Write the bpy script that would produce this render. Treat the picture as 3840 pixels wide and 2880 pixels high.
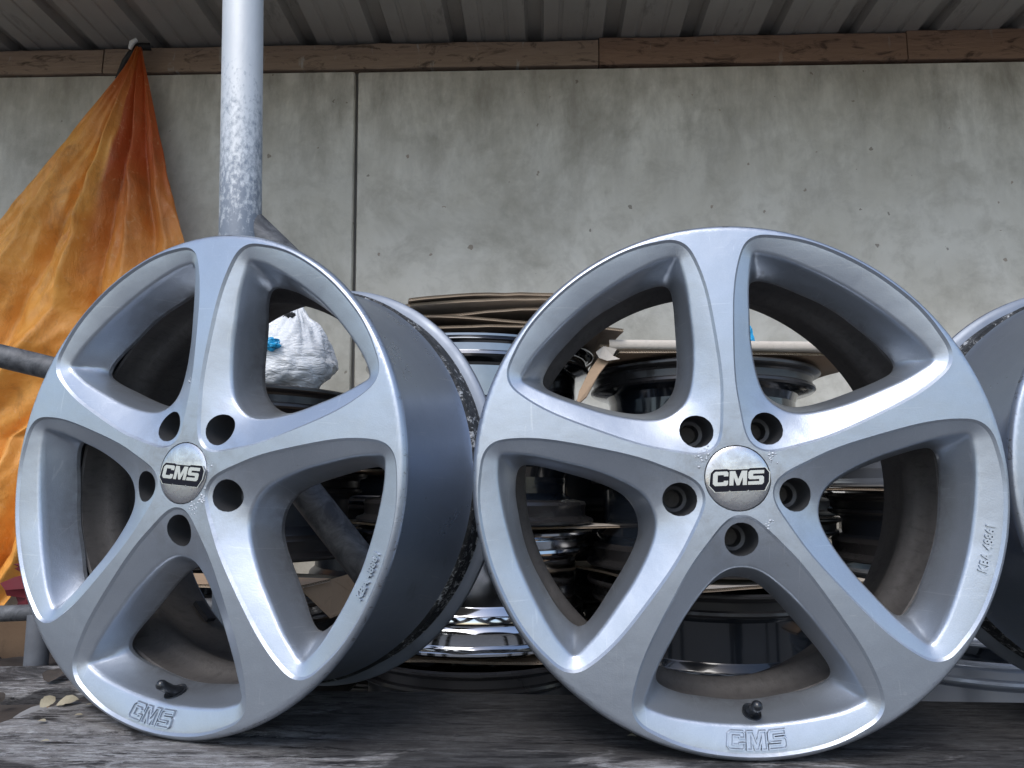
import bpy, bmesh, math, random
import numpy as np
from mathutils import Vector, Matrix, noise
from mathutils.geometry import delaunay_2d_cdt
R = math.radians
rnd = random.Random(7)
for o in list(bpy.data.objects): bpy.data.objects.remove(o)
scene = bpy.context.scene
COL = scene.collection

# ------------------------------------------------------------------ camera, sky, sun, exposure
cam_d = bpy.data.cameras.new('camera'); cam = bpy.data.objects.new('camera', cam_d); COL.objects.link(cam)
cam_d.sensor_fit = 'HORIZONTAL'; cam_d.sensor_width = 36.0; cam_d.lens = 36.0 * 2612.99 / 3840.0
cam_d.clip_start = 0.02; cam_d.clip_end = 500
CM = Matrix(((0.99994304, -0.01067319, 0.0), (-0.00159602, -0.14952683, -0.98875638), (0.01055318, 0.98870006, -0.14953534)))
cam.matrix_world = Matrix.Translation((0, 0, 0.23732148)) @ CM.to_4x4()
scene.camera = cam

world = bpy.data.worlds.new('World'); scene.world = world; world.use_nodes = True
wn = world.node_tree.nodes; wl = world.node_tree.links
sky = wn.new('ShaderNodeTexSky'); sky.sky_type = 'NISHITA'; sky.sun_disc = False
SUN_EL, SUN_AZ = R(50), R(198)          # azimuth measured clockwise from +Y
sky.sun_elevation = SUN_EL; sky.sun_rotation = SUN_AZ
sky.air_density = 1.0; sky.dust_density = 1.5; sky.ozone_density = 1.0
bg = wn['Background']; bg.inputs['Strength'].default_value = 0.15
wl.new(sky.outputs[0], bg.inputs['Color'])
sd = bpy.data.lights.new('sun', 'SUN'); sd.energy = 1.25; sd.angle = R(28); sd.color = (1.0, 0.97, 0.93)
sun = bpy.data.objects.new('sun', sd); COL.objects.link(sun)
dv = Vector((math.sin(SUN_AZ) * math.cos(SUN_EL), math.cos(SUN_AZ) * math.cos(SUN_EL), math.sin(SUN_EL)))
sun.rotation_euler = dv.to_track_quat('Z', 'Y').to_euler()
scene.view_settings.view_transform = 'Standard'; scene.view_settings.look = 'None'
scene.view_settings.exposure = 0.56; scene.view_settings.gamma = 1.0

# ------------------------------------------------------------------ material helpers
def mat(name):
    m = bpy.data.materials.new(name); m.use_nodes = True
    nt = m.node_tree; b = nt.nodes['Principled BSDF']
    return m, nt, b
def nd(nt, t, **kw):
    n = nt.nodes.new(t)
    for k, v in kw.items():
        if k in n.inputs.keys(): n.inputs[k].default_value = v
        else: setattr(n, k, v)
    return n
def coords(nt, scale=(1, 1, 1), kind='Object', loc=(0, 0, 0)):
    tc = nd(nt, 'ShaderNodeTexCoord'); mp = nd(nt, 'ShaderNodeMapping')
    mp.inputs['Scale'].default_value = scale; mp.inputs['Location'].default_value = loc
    nt.links.new(tc.outputs[kind], mp.inputs['Vector']); return mp.outputs['Vector']
def noi(nt, vec, scale, detail=4, rough=0.55, dist=0.0):
    n = nd(nt, 'ShaderNodeTexNoise'); n.inputs['Scale'].default_value = scale
    n.inputs['Detail'].default_value = detail; n.inputs['Roughness'].default_value = rough
    n.inputs['Distortion'].default_value = dist
    nt.links.new(vec, n.inputs['Vector']); return n.outputs['Fac']
def ramp(nt, fac, stops, interp='LINEAR'):
    r = nd(nt, 'ShaderNodeValToRGB'); r.color_ramp.interpolation = interp
    el = r.color_ramp.elements
    while len(el) < len(stops): el.new(0.5)
    for e, (p, c) in zip(el, stops):
        e.position = p; e.color = (c, c, c, 1) if isinstance(c, (int, float)) else (*c, 1)
    nt.links.new(fac, r.inputs['Fac']); return r.outputs['Color']
def mix(nt, fac, a, b, mode='MIX'):
    m = nd(nt, 'ShaderNodeMix', data_type='RGBA', blend_type=mode)
    for s, v in ((0, fac), (6, a), (7, b)):
        if isinstance(v, (int, float)): m.inputs[s].default_value = v if s == 0 else (v, v, v, 1)
        elif isinstance(v, tuple): m.inputs[s].default_value = (*v, 1)
        else: nt.links.new(v, m.inputs[s])
    return m.outputs[2]
def mth(nt, op, a, b=0.0, clamp=False):
    m = nd(nt, 'ShaderNodeMath', operation=op, use_clamp=clamp)
    for i, v in ((0, a), (1, b)):
        if isinstance(v, (int, float)): m.inputs[i].default_value = v
        else: nt.links.new(v, m.inputs[i])
    return m.outputs[0]
def bump(nt, b, h, strength=0.3, dist=0.002):
    n = nd(nt, 'ShaderNodeBump'); n.inputs['Strength'].default_value = strength; n.inputs['Distance'].default_value = dist
    nt.links.new(h, n.inputs['Height']); nt.links.new(n.outputs[0], b.inputs['Normal']); return n
def simple(name, col, rough=0.5, metal=0.0, coat=0.0, var=0.0, bstr=0.0, bscale=200):
    m, nt, b = mat(name)
    b.inputs['Roughness'].default_value = rough; b.inputs['Metallic'].default_value = metal
    b.inputs['Coat Weight'].default_value = coat; b.inputs['Base Color'].default_value = (*col, 1)
    if var or bstr:
        v = coords(nt); f = noi(nt, v, bscale * 0.1, 5)
        if var:
            c = mix(nt, f, tuple(x * (1 - var) for x in col), tuple(min(1, x * (1 + var)) for x in col))
            nt.links.new(c, b.inputs['Base Color'])
            nt.links.new(ramp(nt, f, [(0.3, max(0.02, rough * 0.75)), (0.7, min(1, rough * 1.3))]), b.inputs['Roughness'])
        if bstr: bump(nt, b, noi(nt, v, bscale, 4), bstr, 0.001)
    return m

# silver wheel paint (unit-radius wheel scaled by 0.25)
def silver(name, col=(0.415, 0.460, 0.525), rough=0.335, dirt=0.25):
    m, nt, b = mat(name)
    v = coords(nt)
    big = noi(nt, v, 3.2, 5, 0.6, 0.4)
    fine = noi(nt, v, 45, 4, 0.6)
    fl = nd(nt, 'ShaderNodeTexVoronoi'); fl.inputs['Scale'].default_value = 420; nt.links.new(v, fl.inputs['Vector'])
    c = mix(nt, ramp(nt, big, [(0.35, 0.0), (0.75, 1.0)]), col, tuple(x * 0.90 for x in col))
    c = mix(nt, mth(nt, 'MULTIPLY', fl.outputs['Color'], 0.14), c, (0.75, 0.78, 0.82))
    specks = ramp(nt, noi(nt, v, 26, 3, 0.5), [(0.74, 0.0), (0.78, 1.0)])
    c = mix(nt, mth(nt, 'MULTIPLY', specks, dirt), c, (0.20, 0.19, 0.18))
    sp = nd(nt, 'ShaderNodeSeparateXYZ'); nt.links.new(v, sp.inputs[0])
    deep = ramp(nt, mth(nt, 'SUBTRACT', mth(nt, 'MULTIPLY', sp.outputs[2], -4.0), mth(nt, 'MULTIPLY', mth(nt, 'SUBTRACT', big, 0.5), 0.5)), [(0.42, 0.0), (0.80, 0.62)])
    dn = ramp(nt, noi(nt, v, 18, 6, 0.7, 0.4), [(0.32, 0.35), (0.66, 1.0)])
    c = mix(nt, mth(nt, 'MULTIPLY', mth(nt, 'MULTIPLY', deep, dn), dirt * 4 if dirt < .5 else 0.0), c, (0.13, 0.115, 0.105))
    ln = nd(nt, 'ShaderNodeVectorMath', operation='LENGTH'); cxy = nd(nt, 'ShaderNodeCombineXYZ'); nt.links.new(sp.outputs[0], cxy.inputs[0]); nt.links.new(sp.outputs[1], cxy.inputs[1]); nt.links.new(cxy.outputs[0], ln.inputs[0])
    rashn = ramp(nt, noi(nt, v, 28, 6, 0.8, 0.6), [(0.56, 0.0), (0.62, 0.8)])
    rash = mth(nt, 'MULTIPLY', ramp(nt, mth(nt, 'SUBTRACT', ln.outputs['Value'], 0.5), [(0.484, 0.0), (0.494, 1.0)]), rashn)
    c = mix(nt, rash, c, (0.17, 0.165, 0.16))
    scr = mth(nt, 'ADD', ramp(nt, noi(nt, coords(nt, (2.5, 70, 2)), 1.6, 3, 0.5, 0.8), [(0.685, 0.0), (0.70, 0.5)]), ramp(nt, noi(nt, coords(nt, (60, 3, 2), loc=(2, 5, 0)), 1.5, 3, 0.5, 0.9), [(0.69, 0.0), (0.705, 0.5)]))
    c = mix(nt, mth(nt, 'MULTIPLY', scr, 0.5), c, (0.70, 0.72, 0.74))
    hub = mth(nt, 'MULTIPLY', ramp(nt, ln.outputs['Value'], [(0.17, 1.0), (0.42, 0.0)]), ramp(nt, noi(nt, v, 11, 7, 0.72, 0.5), [(0.46, 0.0), (0.66, 0.45)]))
    c = mix(nt, hub, c, (0.25, 0.24, 0.235))
    ws = nd(nt, 'ShaderNodeTexVoronoi'); ws.inputs['Scale'].default_value = 17; nt.links.new(v, ws.inputs['Vector'])
    wring = ramp(nt, ws.outputs['Distance'], [(0.16, 0.0), (0.20, 1.0), (0.23, 0.0)])
    c = mix(nt, mth(nt, 'MULTIPLY', wring, mth(nt, 'MULTIPLY', ramp(nt, big, [(0.52, 0.0), (0.62, 0.22)]), 1.0)), c, (0.62, 0.64, 0.66))
    nt.links.new(c, b.inputs['Base Color'])
    b.inputs['Metallic'].default_value = 0.80
    r = mth(nt, 'ADD', mth(nt, 'MULTIPLY', ramp(nt, big, [(0.3, 0.0), (0.7, 1.0)]), 0.07), rough - 0.03)
    r = mth(nt, 'ADD', r, mth(nt, 'MULTIPLY', fine, 0.05))
    nt.links.new(r, b.inputs['Roughness'])
    b.inputs['Coat Weight'].default_value = 0.22; b.inputs['Coat Roughness'].default_value = 0.16
    bump(nt, b, mth(nt, 'ADD', noi(nt, v, 160, 3, 0.6), mth(nt, 'MULTIPLY', noi(nt, v, 9, 2, 0.5), 5.0)), 0.06, 0.003)
    return m
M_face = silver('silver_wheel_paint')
M_barrel = silver('silver_barrel_paint', (0.40, 0.47, 0.58), 0.27, 0.6); M_barrel.node_tree.nodes['Principled BSDF'].inputs['Metallic'].default_value = 0.78
# streaky dirt on the barrel
def barrel_dirt(m):
    nt = m.node_tree; b = nt.nodes['Principled BSDF']
    v = coords(nt, (1, 1, 1.6)); n = noi(nt, v, 5, 7, 0.7, 0.5)
    old = b.inputs['Base Color'].links[0].from_socket
    c = mix(nt, ramp(nt, n, [(0.60, 0.0), (0.80, 0.5)]), old, (0.16, 0.17, 0.19))
    nt.links.new(c, b.inputs['Base Color'])
barrel_dirt(M_barrel)
M_flange = simple('rear_flange_grey', (0.22, 0.25, 0.30), 0.45, 0.5, 0, 0.3, 0.1, 60)
def dusty():
    m, nt, b = mat('brake_dust_barrel')
    v = coords(nt); n = noi(nt, v, 6, 6, 0.65, 0.5); n2 = noi(nt, coords(nt, (1, 1, 0.3)), 40, 5, 0.7)
    c = mix(nt, n, (0.050, 0.048, 0.050), (0.125, 0.116, 0.110))
    c = mix(nt, ramp(nt, n2, [(0.5, 0.0), (0.75, 0.6)]), c, (0.030, 0.027, 0.026))
    nt.links.new(c, b.inputs['Base Color'])
    b.inputs['Metallic'].default_value = 0.15; b.inputs['Roughness'].default_value = 0.62
    bump(nt, b, n2, 0.25, 0.004)
    return m
M_dust = dusty()
def bead():
    m, nt, b = mat('bead_seat_residue')
    v = coords(nt, (1, 1, 1)); n = noi(nt, v, 30, 6, 0.75, 1.2); n2 = noi(nt, v, 5, 3)
    f = mth(nt, 'ADD', n, mth(nt, 'MULTIPLY', mth(nt, 'SUBTRACT', n2, 0.5), 0.35))
    c = ramp(nt, f, [(0.47, (0.018, 0.020, 0.022)), (0.56, (0.065, 0.068, 0.070)), (0.59, (0.16, 0.16, 0.155)), (0.61, (0.48, 0.50, 0.51)), (0.8, (0.62, 0.64, 0.65))])
    nt.links.new(c, b.inputs['Base Color']); b.inputs['Roughness'].default_value = 0.5
    b.inputs['Metallic'].default_value = 0.2
    bump(nt, b, f, 0.6, 0.006)
    return m
M_bead = bead()
def capm():
    m, nt, b = mat('brushed_cap_metal')
    v = coords(nt); n = noi(nt, v, 14, 6, 0.7, 0.6); n2 = noi(nt, v, 60, 5, 0.7)
    c = mix(nt, ramp(nt, n, [(0.45, 0.0), (0.7, 1.0)]), (0.62, 0.62, 0.63), (0.42, 0.42, 0.43))
    c = mix(nt, ramp(nt, n2, [(0.62, 0.0), (0.70, 0.7)]), c, (0.20, 0.17, 0.15))
    nt.links.new(c, b.inputs['Base Color']); b.inputs['Metallic'].default_value = 0.95
    nt.links.new(ramp(nt, n, [(0.35, 0.17), (0.7, 0.40)]), b.inputs['Roughness'])
    bump(nt, b, n2, 0.08, 0.002)
    return m
M_cap = capm()
M_emb_black = simple('emblem_black', (0.006, 0.006, 0.012), 0.45); M_emb_black.node_tree.nodes['Principled BSDF'].inputs['Specular IOR Level'].default_value = 0.2
M_emb_silver = simple('emblem_silver', (0.66, 0.67, 0.68), 0.27, 0.9)
M_rubber = simple('valve_rubber', (0.012, 0.014, 0.018), 0.32, 0, 0.3, 0.3, 0.1, 60)
M_hole = simple('bolt_bore_grey', (0.085, 0.088, 0.095), 0.48, 0.5, 0, 0.35, 0.2, 40)
M_weight = simple('weight_black', (0.015, 0.016, 0.02), 0.3)

def wood_grey():
    m, nt, b = mat('weathered_grey_wood')
    v = coords(nt, (1.0, 14, 14)); v2 = coords(nt, (2.2, 17, 30)); v3 = coords(nt, (1.2, 2.6, 2.6))
    g1 = noi(nt, coords(nt, (3.6, 14, 12)), 7, 10, 0.80, 0.25); g2 = noi(nt, v2, 6, 8, 0.78, 0.3); w = noi(nt, v3, 3.4, 8, 0.66, 0.9)
    c = ramp(nt, g1, [(0.28, (0.09, 0.085, 0.083)), (0.46, (0.22, 0.21, 0.205)), (0.6, (0.38, 0.375, 0.37)), (0.75, (0.56, 0.56, 0.57))])
    c = mix(nt, ramp(nt, g2, [(0.42, 0.90), (0.47, 0.0)]), c, (0.035, 0.032, 0.033))
    g3 = noi(nt, coords(nt, (7.0, 30, 60)), 4, 9, 0.85, 0.1); g4 = noi(nt, coords(nt, (2.2, 20, 20), loc=(3, 0, 0)), 5, 7, 0.75, 0.5)
    c = mix(nt, ramp(nt, g3, [(0.53, 0.0), (0.57, 0.75)]), c, (0.52, 0.52, 0.53))
    c = mix(nt, ramp(nt, g4, [(0.385, 0.95), (0.405, 0.0)]), c, (0.012, 0.011, 0.011))
    # dry, bleached parts against damp, dark ones; edge paints in wheel shade further back
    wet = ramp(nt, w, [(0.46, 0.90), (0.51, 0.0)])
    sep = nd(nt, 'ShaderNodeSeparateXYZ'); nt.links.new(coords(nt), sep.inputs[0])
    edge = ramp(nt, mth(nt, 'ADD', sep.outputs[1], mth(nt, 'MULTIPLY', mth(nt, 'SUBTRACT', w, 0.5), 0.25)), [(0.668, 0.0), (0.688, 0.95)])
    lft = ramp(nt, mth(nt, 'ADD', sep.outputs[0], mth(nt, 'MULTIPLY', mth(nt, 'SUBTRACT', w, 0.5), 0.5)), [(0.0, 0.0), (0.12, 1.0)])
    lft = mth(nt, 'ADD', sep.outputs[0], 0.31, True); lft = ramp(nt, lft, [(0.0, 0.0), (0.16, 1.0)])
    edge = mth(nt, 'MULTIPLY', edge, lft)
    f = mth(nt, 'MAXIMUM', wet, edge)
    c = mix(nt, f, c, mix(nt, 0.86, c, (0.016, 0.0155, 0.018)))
    nt.links.new(c, b.inputs['Base Color'])
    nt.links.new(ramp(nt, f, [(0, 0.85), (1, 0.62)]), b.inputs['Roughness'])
    b.inputs['Specular IOR Level'].default_value = 0.3
    h = mth(nt, 'ADD', mth(nt, 'MULTIPLY', g1, 0.6), mth(nt, 'MULTIPLY', g2, 0.5))
    bump(nt, b, h, 1.0, 0.007)
    return m
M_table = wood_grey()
def beamwood(name, ca, cb, white):
    m, nt, b = mat(name)
    v = coords(nt, (1.2, 16, 16)); g = noi(nt, v, 5, 8, 0.7, 0.7); k = noi(nt, coords(nt, (3, 8, 8)), 3, 5, 0.65, 1.0)
    c = mix(nt, g, ca, cb)
    c = mix(nt, ramp(nt, k, [(0.54, 0.0), (0.66, 0.85)]), c, tuple(x * 0.35 for x in ca))
    s = noi(nt, coords(nt, (7, 1, 2.0)), 3.0, 5, 0.6, 0.4)
    c = mix(nt, ramp(nt, s, [(0.62, 0.0), (0.69, white)]), c, (0.40, 0.38, 0.34))
    nt.links.new(c, b.inputs['Base Color']); b.inputs['Roughness'].default_value = 0.85
    bump(nt, b, mth(nt, 'ADD', g, k), 0.7, 0.008)
    return m
M_beamL = beamwood('beam_wood_pale', (0.20, 0.135, 0.095), (0.42, 0.32, 0.24), 0.9)
M_beamR = beamwood('beam_wood_brown', (0.17, 0.098, 0.065), (0.36, 0.235, 0.16), 0.3)

def concrete():
    m, nt, b = mat('precast_concrete')
    v = coords(nt)
    a = noi(nt, v, 2.1, 6, 0.62, 0.5); a2 = noi(nt, v, 9, 6, 0.68, 0.3); fi = noi(nt, v, 130, 4, 0.7)
    c = mix(nt, ramp(nt, a, [(0.32, 0.0), (0.68, 1.0)]), (0.54, 0.510, 0.435), (0.76, 0.735, 0.665))
    c = mix(nt, ramp(nt, a2, [(0.47, 0.0), (0.72, 0.55)]), c, (0.36, 0.335, 0.28))
    # rain streaks running down from the beam
    st = noi(nt, coords(nt, (4, 1, 1.3)), 2.2, 7, 0.7, 0.15)
    sep = nd(nt, 'ShaderNodeSeparateXYZ'); nt.links.new(v, sep.inputs[0])
    top = ramp(nt, mth(nt, 'ADD', sep.outputs[2], mth(nt, 'MULTIPLY', a, 0.45)), [(0.55 + 0.55 / 2.5 * 0, 0.0), (1.0, 1.0)])
    top = ramp(nt, mth(nt, 'MULTIPLY', mth(nt, 'ADD', sep.outputs[2], mth(nt, 'MULTIPLY', a, 0.6)), 0.5), [(0.70, 0.0), (1.0, 1.0)])
    c = mix(nt, mth(nt, 'MULTIPLY', top, ramp(nt, st, [(0.38, 0.12), (0.66, 0.75)])), c, (0.235, 0.215, 0.18))
    c = mix(nt, ramp(nt, noi(nt, coords(nt, (1, 1, 1), loc=(3, 1, 7)), 1.3, 7, 0.66, 0.4), [(0.52, 0.0), (0.66, 0.6)]), c, (0.27, 0.25, 0.20))
    # air holes and rust spots
    vo = nd(nt, 'ShaderNodeTexVoronoi'); vo.inputs['Scale'].default_value = 21; vo.inputs['Randomness'].default_value = 1.0
    dv_ = nd(nt, 'ShaderNodeVectorMath', operation='ADD'); nt.links.new(v, dv_.inputs[0])
    nz = nd(nt, 'ShaderNodeTexNoise'); nz.inputs['Scale'].default_value = 60; nt.links.new(v, nz.inputs['Vector'])
    sc = nd(nt, 'ShaderNodeVectorMath', operation='SCALE'); sc.inputs['Scale'].default_value = 0.022
    nt.links.new(nz.outputs['Color'], sc.inputs[0]); nt.links.new(sc.outputs[0], dv_.inputs[1]); nt.links.new(dv_.outputs[0], vo.inputs['Vector'])
    sepc = nd(nt, 'ShaderNodeSeparateColor'); nt.links.new(vo.outputs['Color'], sepc.inputs[0])
    rad = mth(nt, 'MULTIPLY', mth(nt, 'POWER', sepc.outputs[0], 7.0), 0.18)
    pit = mth(nt, 'LESS_THAN', vo.outputs['Distance'], rad)
    c = mix(nt, mth(nt, 'MULTIPLY', pit, 0.6), c, mix(nt, sepc.outputs[1], (0.10, 0.085, 0.065), (0.22, 0.14, 0.09)))
    nt.links.new(c, b.inputs['Base Color']); b.inputs['Roughness'].default_value = 0.9
    h = mth(nt, 'ADD', mth(nt, 'MULTIPLY', fi, 0.4), mth(nt, 'MULTIPLY', a2, 0.8)); h = mth(nt, 'SUBTRACT', h, mth(nt, 'MULTIPLY', pit, 1.2))
    bump(nt, b, h, 0.45, 0.004)
    return m
M_conc = concrete()
def roofm():
    m, nt, b = mat('roof_sheet_grey')
    v = coords(nt, (1, 0.5, 1)); n = noi(nt, v, 6, 6, 0.6, 0.4)
    c = mix(nt, n, (0.25, 0.235, 0.215), (0.40, 0.38, 0.35))
    c = mix(nt, ramp(nt, noi(nt, coords(nt, (1, .3, 1), loc=(5, 0, 0)), 14, 5, 0.7), [(0.6, 0.0), (0.75, 0.6)]), c, (0.075, 0.066, 0.060))
    nt.links.new(c, b.inputs['Base Color']); b.inputs['Roughness'].default_value = 0.6; b.inputs['Metallic'].default_value = 0.1
    bump(nt, b, n, 0.15, 0.003)
    return m
M_roof = roofm()
def galv():
    m, nt, b = mat('galvanised_steel')
    v = coords(nt); n = noi(nt, coords(nt, (1, 1, .6)), 130, 6, 0.74, 0.15); big = noi(nt, v, 9, 5, 0.65)
    sep = nd(nt, 'ShaderNodeSeparateXYZ'); nt.links.new(v, sep.inputs[0])
    # corroded low down, clean at the top
    t = mth(nt, 'MULTIPLY', mth(nt, 'SUBTRACT', 1.0, sep.outputs[2]), 2.2, True)
    f = mth(nt, 'ADD', mth(nt, 'ADD', n, mth(nt, 'MULTIPLY', mth(nt, 'SUBTRACT', big, 0.5), 0.5)), mth(nt, 'SUBTRACT', mth(nt, 'MULTIPLY', t, 0.44), 0.655))
    f = mth(nt, 'MULTIPLY', f, 4.5, True)
    clean = mix(nt, big, (0.50, 0.53, 0.55), (0.66, 0.68, 0.70))
    c = mix(nt, mth(nt, 'MULTIPLY', f, 0.85), clean, mix(nt, t, (0.26, 0.30, 0.36), (0.10, 0.125, 0.165)))
    nt.links.new(c, b.inputs['Base Color']); b.inputs['Metallic'].default_value = 0.25
    b.inputs['Roughness'].default_value = 0.55
    bump(nt, b, n, 0.2, 0.002)
    return m
M_galv = galv()
def darkpipe():
    m, nt, b = mat('dark_grey_pipe')
    v = coords(nt); n = noi(nt, v, 30, 6, 0.7, 0.8)
    nt.links.new(mix(nt, ramp(nt, n, [(0.4, 0.0), (0.66, 1.0)]), (0.050, 0.053, 0.060), (0.15, 0.155, 0.165)), b.inputs['Base Color'])
    b.inputs['Roughness'].default_value = 0.6; b.inputs['Metallic'].default_value = 0.2
    bump(nt, b, n, 0.3, 0.002); return m
M_pipe = darkpipe()
def tarpm():
    m, nt, b = mat('orange_tarpaulin')
    v = coords(nt); uv = nd(nt, 'ShaderNodeTexCoord').outputs['UV']
    sep = nd(nt, 'ShaderNodeSeparateXYZ'); nt.links.new(uv, sep.inputs[0])
    n = noi(nt, v, 5, 6, 0.62, 0.5); cr = noi(nt, v, 34, 6, 0.75, 1.2)
    c = mix(nt, ramp(nt, n, [(0.3, 0.0), (0.7, 1.0)]), (0.68, 0.26, 0.036), (0.86, 0.42, 0.09))
    # redder in the upper right half and all across the top
    redtop = mth(nt, 'MULTIPLY', ramp(nt, sep.outputs[0], [(0.50, 0.0), (0.53, 1.0)]), ramp(nt, sep.outputs[1], [(0.50, 0.0), (0.78, 1.0)]))
    redtop = mth(nt, 'MAXIMUM', redtop, ramp(nt, sep.outputs[1], [(0.80, 0.0), (0.93, 0.8)]))
    c = mix(nt, redtop, c, (0.44, 0.085, 0.018))
    c = mix(nt, ramp(nt, cr, [(0.58, 0.0), (0.70, 0.45)]), c, (0.80, 0.52, 0.26))
    c = mix(nt, ramp(nt, noi(nt, coords(nt, (1, 1, .6)), 11, 7, 0.75, 0.8), [(0.50, 0.0), (0.72, 0.55)]), c, (0.26, 0.105, 0.03))
    nt.links.new(c, b.inputs['Base Color']); b.inputs['Roughness'].default_value = 0.52
    rg = mth(nt, 'ABSOLUTE', mth(nt, 'SUBTRACT', noi(nt, coords(nt, (1.6, 1.6, .8)), 9, 4, 0.6, 0.8), 0.5))
    rg2 = mth(nt, 'ABSOLUTE', mth(nt, 'SUBTRACT', noi(nt, v, 26, 4, 0.6, 0.5), 0.5))
    bump(nt, b, mth(nt, 'SUBTRACT', mth(nt, 'MULTIPLY', cr, 0.25), mth(nt, 'ADD', mth(nt, 'MULTIPLY', rg, 1.6), mth(nt, 'MULTIPLY', rg2, .6))), 0.42, 0.010)
    return m
M_tarp = tarpm()
def cardm(name, c0=(0.34, 0.235, 0.15), c1=(0.45, 0.32, 0.215)):
    m, nt, b = mat(name)
    v = coords(nt); n = noi(nt, v, 7, 5, 0.6); f2 = noi(nt, v, 90, 4, 0.7)
    c = mix(nt, n, c0, c1); nt.links.new(mix(nt, ramp(nt, f2, [(0.55, 0.0), (0.75, 0.4)]), c, tuple(x * 0.6 for x in c0)), b.inputs['Base Color'])
    b.inputs['Roughness'].default_value = 0.88; bump(nt, b, f2, 0.3, 0.002); return m
M_card = cardm('cardboard_brown'); M_cardp = cardm('cardboard_pale', (0.46, 0.41, 0.35), (0.60, 0.55, 0.49))
M_cardd = cardm('cardboard_greyish', (0.17, 0.135, 0.105), (0.29, 0.24, 0.19)); M_cardshade = cardm('cardboard_brown_shaded', (0.085, 0.052, 0.030), (0.15, 0.095, 0.055))  # dark brown of the leaning panel has its shade painted into the colour
M_cardedge = cardm('cardboard_edge', (0.24, 0.185, 0.135), (0.44, 0.36, 0.27))
M_black = simple('gloss_black_wheel', (0.008, 0.011, 0.016), 0.17, 0.0, 0.6, 0.5, 0.06, 40)
M_blacksat = simple('satin_black_wheel', (0.026, 0.030, 0.038), 0.36, 0.1, 0.2, 0.4, 0.1, 60)
M_chrome = simple('chrome', (0.58, 0.60, 0.63), 0.085, 1.0, 0, 0.12)
M_chromed = simple('dark_chrome', (0.24, 0.25, 0.27), 0.10, 1.0, 0, 0.3)
M_dustlip = simple('dusty_flange', (0.026, 0.025, 0.026), 0.30, 0.1, 0.15, 0.6, 0.2, 30)
M_silv2 = simple('grey_silver_wheel', (0.34, 0.37, 0.42), 0.33, 0.8, 0.2, 0.2, 0.05, 60)
def bagm():
    m, nt, b = mat('white_plastic_bag')
    v = coords(nt)
    b.inputs['Base Color'].default_value = (0.78, 0.80, 0.82, 1); b.inputs['Roughness'].default_value = 0.36
    b.inputs['Subsurface Weight'].default_value = 0.0
    rg = mth(nt, 'ABSOLUTE', mth(nt, 'SUBTRACT', noi(nt, coords(nt, (1, 1, 3.2)), 16, 3, 0.5, 0.9), 0.5))
    rg2 = mth(nt, 'ABSOLUTE', mth(nt, 'SUBTRACT', noi(nt, coords(nt, (1, 1, 2.2)), 38, 3, 0.5, 0.6), 0.5))
    bump(nt, b, mth(nt, 'ADD', mth(nt, 'MULTIPLY', rg, 2.2), rg2), 0.55, -0.009); return m
M_bag = bagm()
M_blue = simple('blue_plastic', (0.02, 0.33, 0.62), 0.4)
M_bagprint = simple('faded_blue_print', (0.36, 0.52, 0.62), 0.5)
def groundm():
    m, nt, b = mat('gravel_yard')
    v = coords(nt); n = noi(nt, v, 3, 8, 0.7); vo = nd(nt, 'ShaderNodeTexVoronoi'); vo.inputs['Scale'].default_value = 40; nt.links.new(v, vo.inputs['Vector'])
    c = mix(nt, n, (0.085, 0.08, 0.075), (0.16, 0.155, 0.148)); c = mix(nt, 0.35, c, vo.outputs['Color'], 'OVERLAY')
    hs = nd(nt, 'ShaderNodeHueSaturation', Saturation=0.2); nt.links.new(c, hs.inputs['Color'])
    nt.links.new(hs.outputs[0], b.inputs['Base Color']); b.inputs['Roughness'].default_value = 0.9
    bump(nt, b, vo.outputs['Distance'], 0.6, 0.02); return m
M_ground = groundm()
M_dirt = simple('damp_dirt', (0.055, 0.045, 0.038), 0.9, 0, 0, 0.5, 0.8, 60)
M_leaf = simple('dry_leaf_brown', (0.26, 0.15, 0.07), 0.7, 0, 0, 0.4, 0.2, 100)
M_leafp = simple('dry_leaf_pale', (0.36, 0.32, 0.23), 0.7, 0, 0, 0.3, 0.2, 100)
M_strap = simple('strap_black', (0.01, 0.01, 0.011), 0.6)
M_white = simple('white_tape', (0.7, 0.72, 0.72), 0.5)
M_red = simple('dark_red_cloth', (0.14, 0.012, 0.02), 0.7, 0, 0, 0.3)

# ------------------------------------------------------------------ object helpers
def link(name, me, m=None, parent=None):
    o = bpy.data.objects.new(name, me); COL.objects.link(o)
    if m is not None and len(me.materials) == 0: me.materials.append(m)
    if parent is not None: o.parent = parent
    return o
def mesh(name, vs, fs, smooth=True):
    me = bpy.data.meshes.new(name); me.from_pydata([tuple(v) for v in vs], [], fs); me.update()
    if smooth: me.polygons.foreach_set('use_smooth', [True] * len(me.polygons))
    return me
def tag(o, label=None, cat=None, group=None, kind=None):
    if label: o['label'] = label
    if cat: o['category'] = cat
    if group: o['group'] = group
    if kind: o['kind'] = kind
    return o
def empty(name, loc=(0, 0, 0), rot=None):
    o = bpy.data.objects.new(name, None); COL.objects.link(o); o.location = loc; o.empty_display_size = 0.05
    return o
def sharp(me, ang=35):
    bm = bmesh.new(); bm.from_mesh(me)
    for e in bm.edges:
        if len(e.link_faces) == 2 and e.calc_face_angle(0) > R(ang): e.smooth = False
    bm.to_mesh(me); bm.free(); return me
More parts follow.
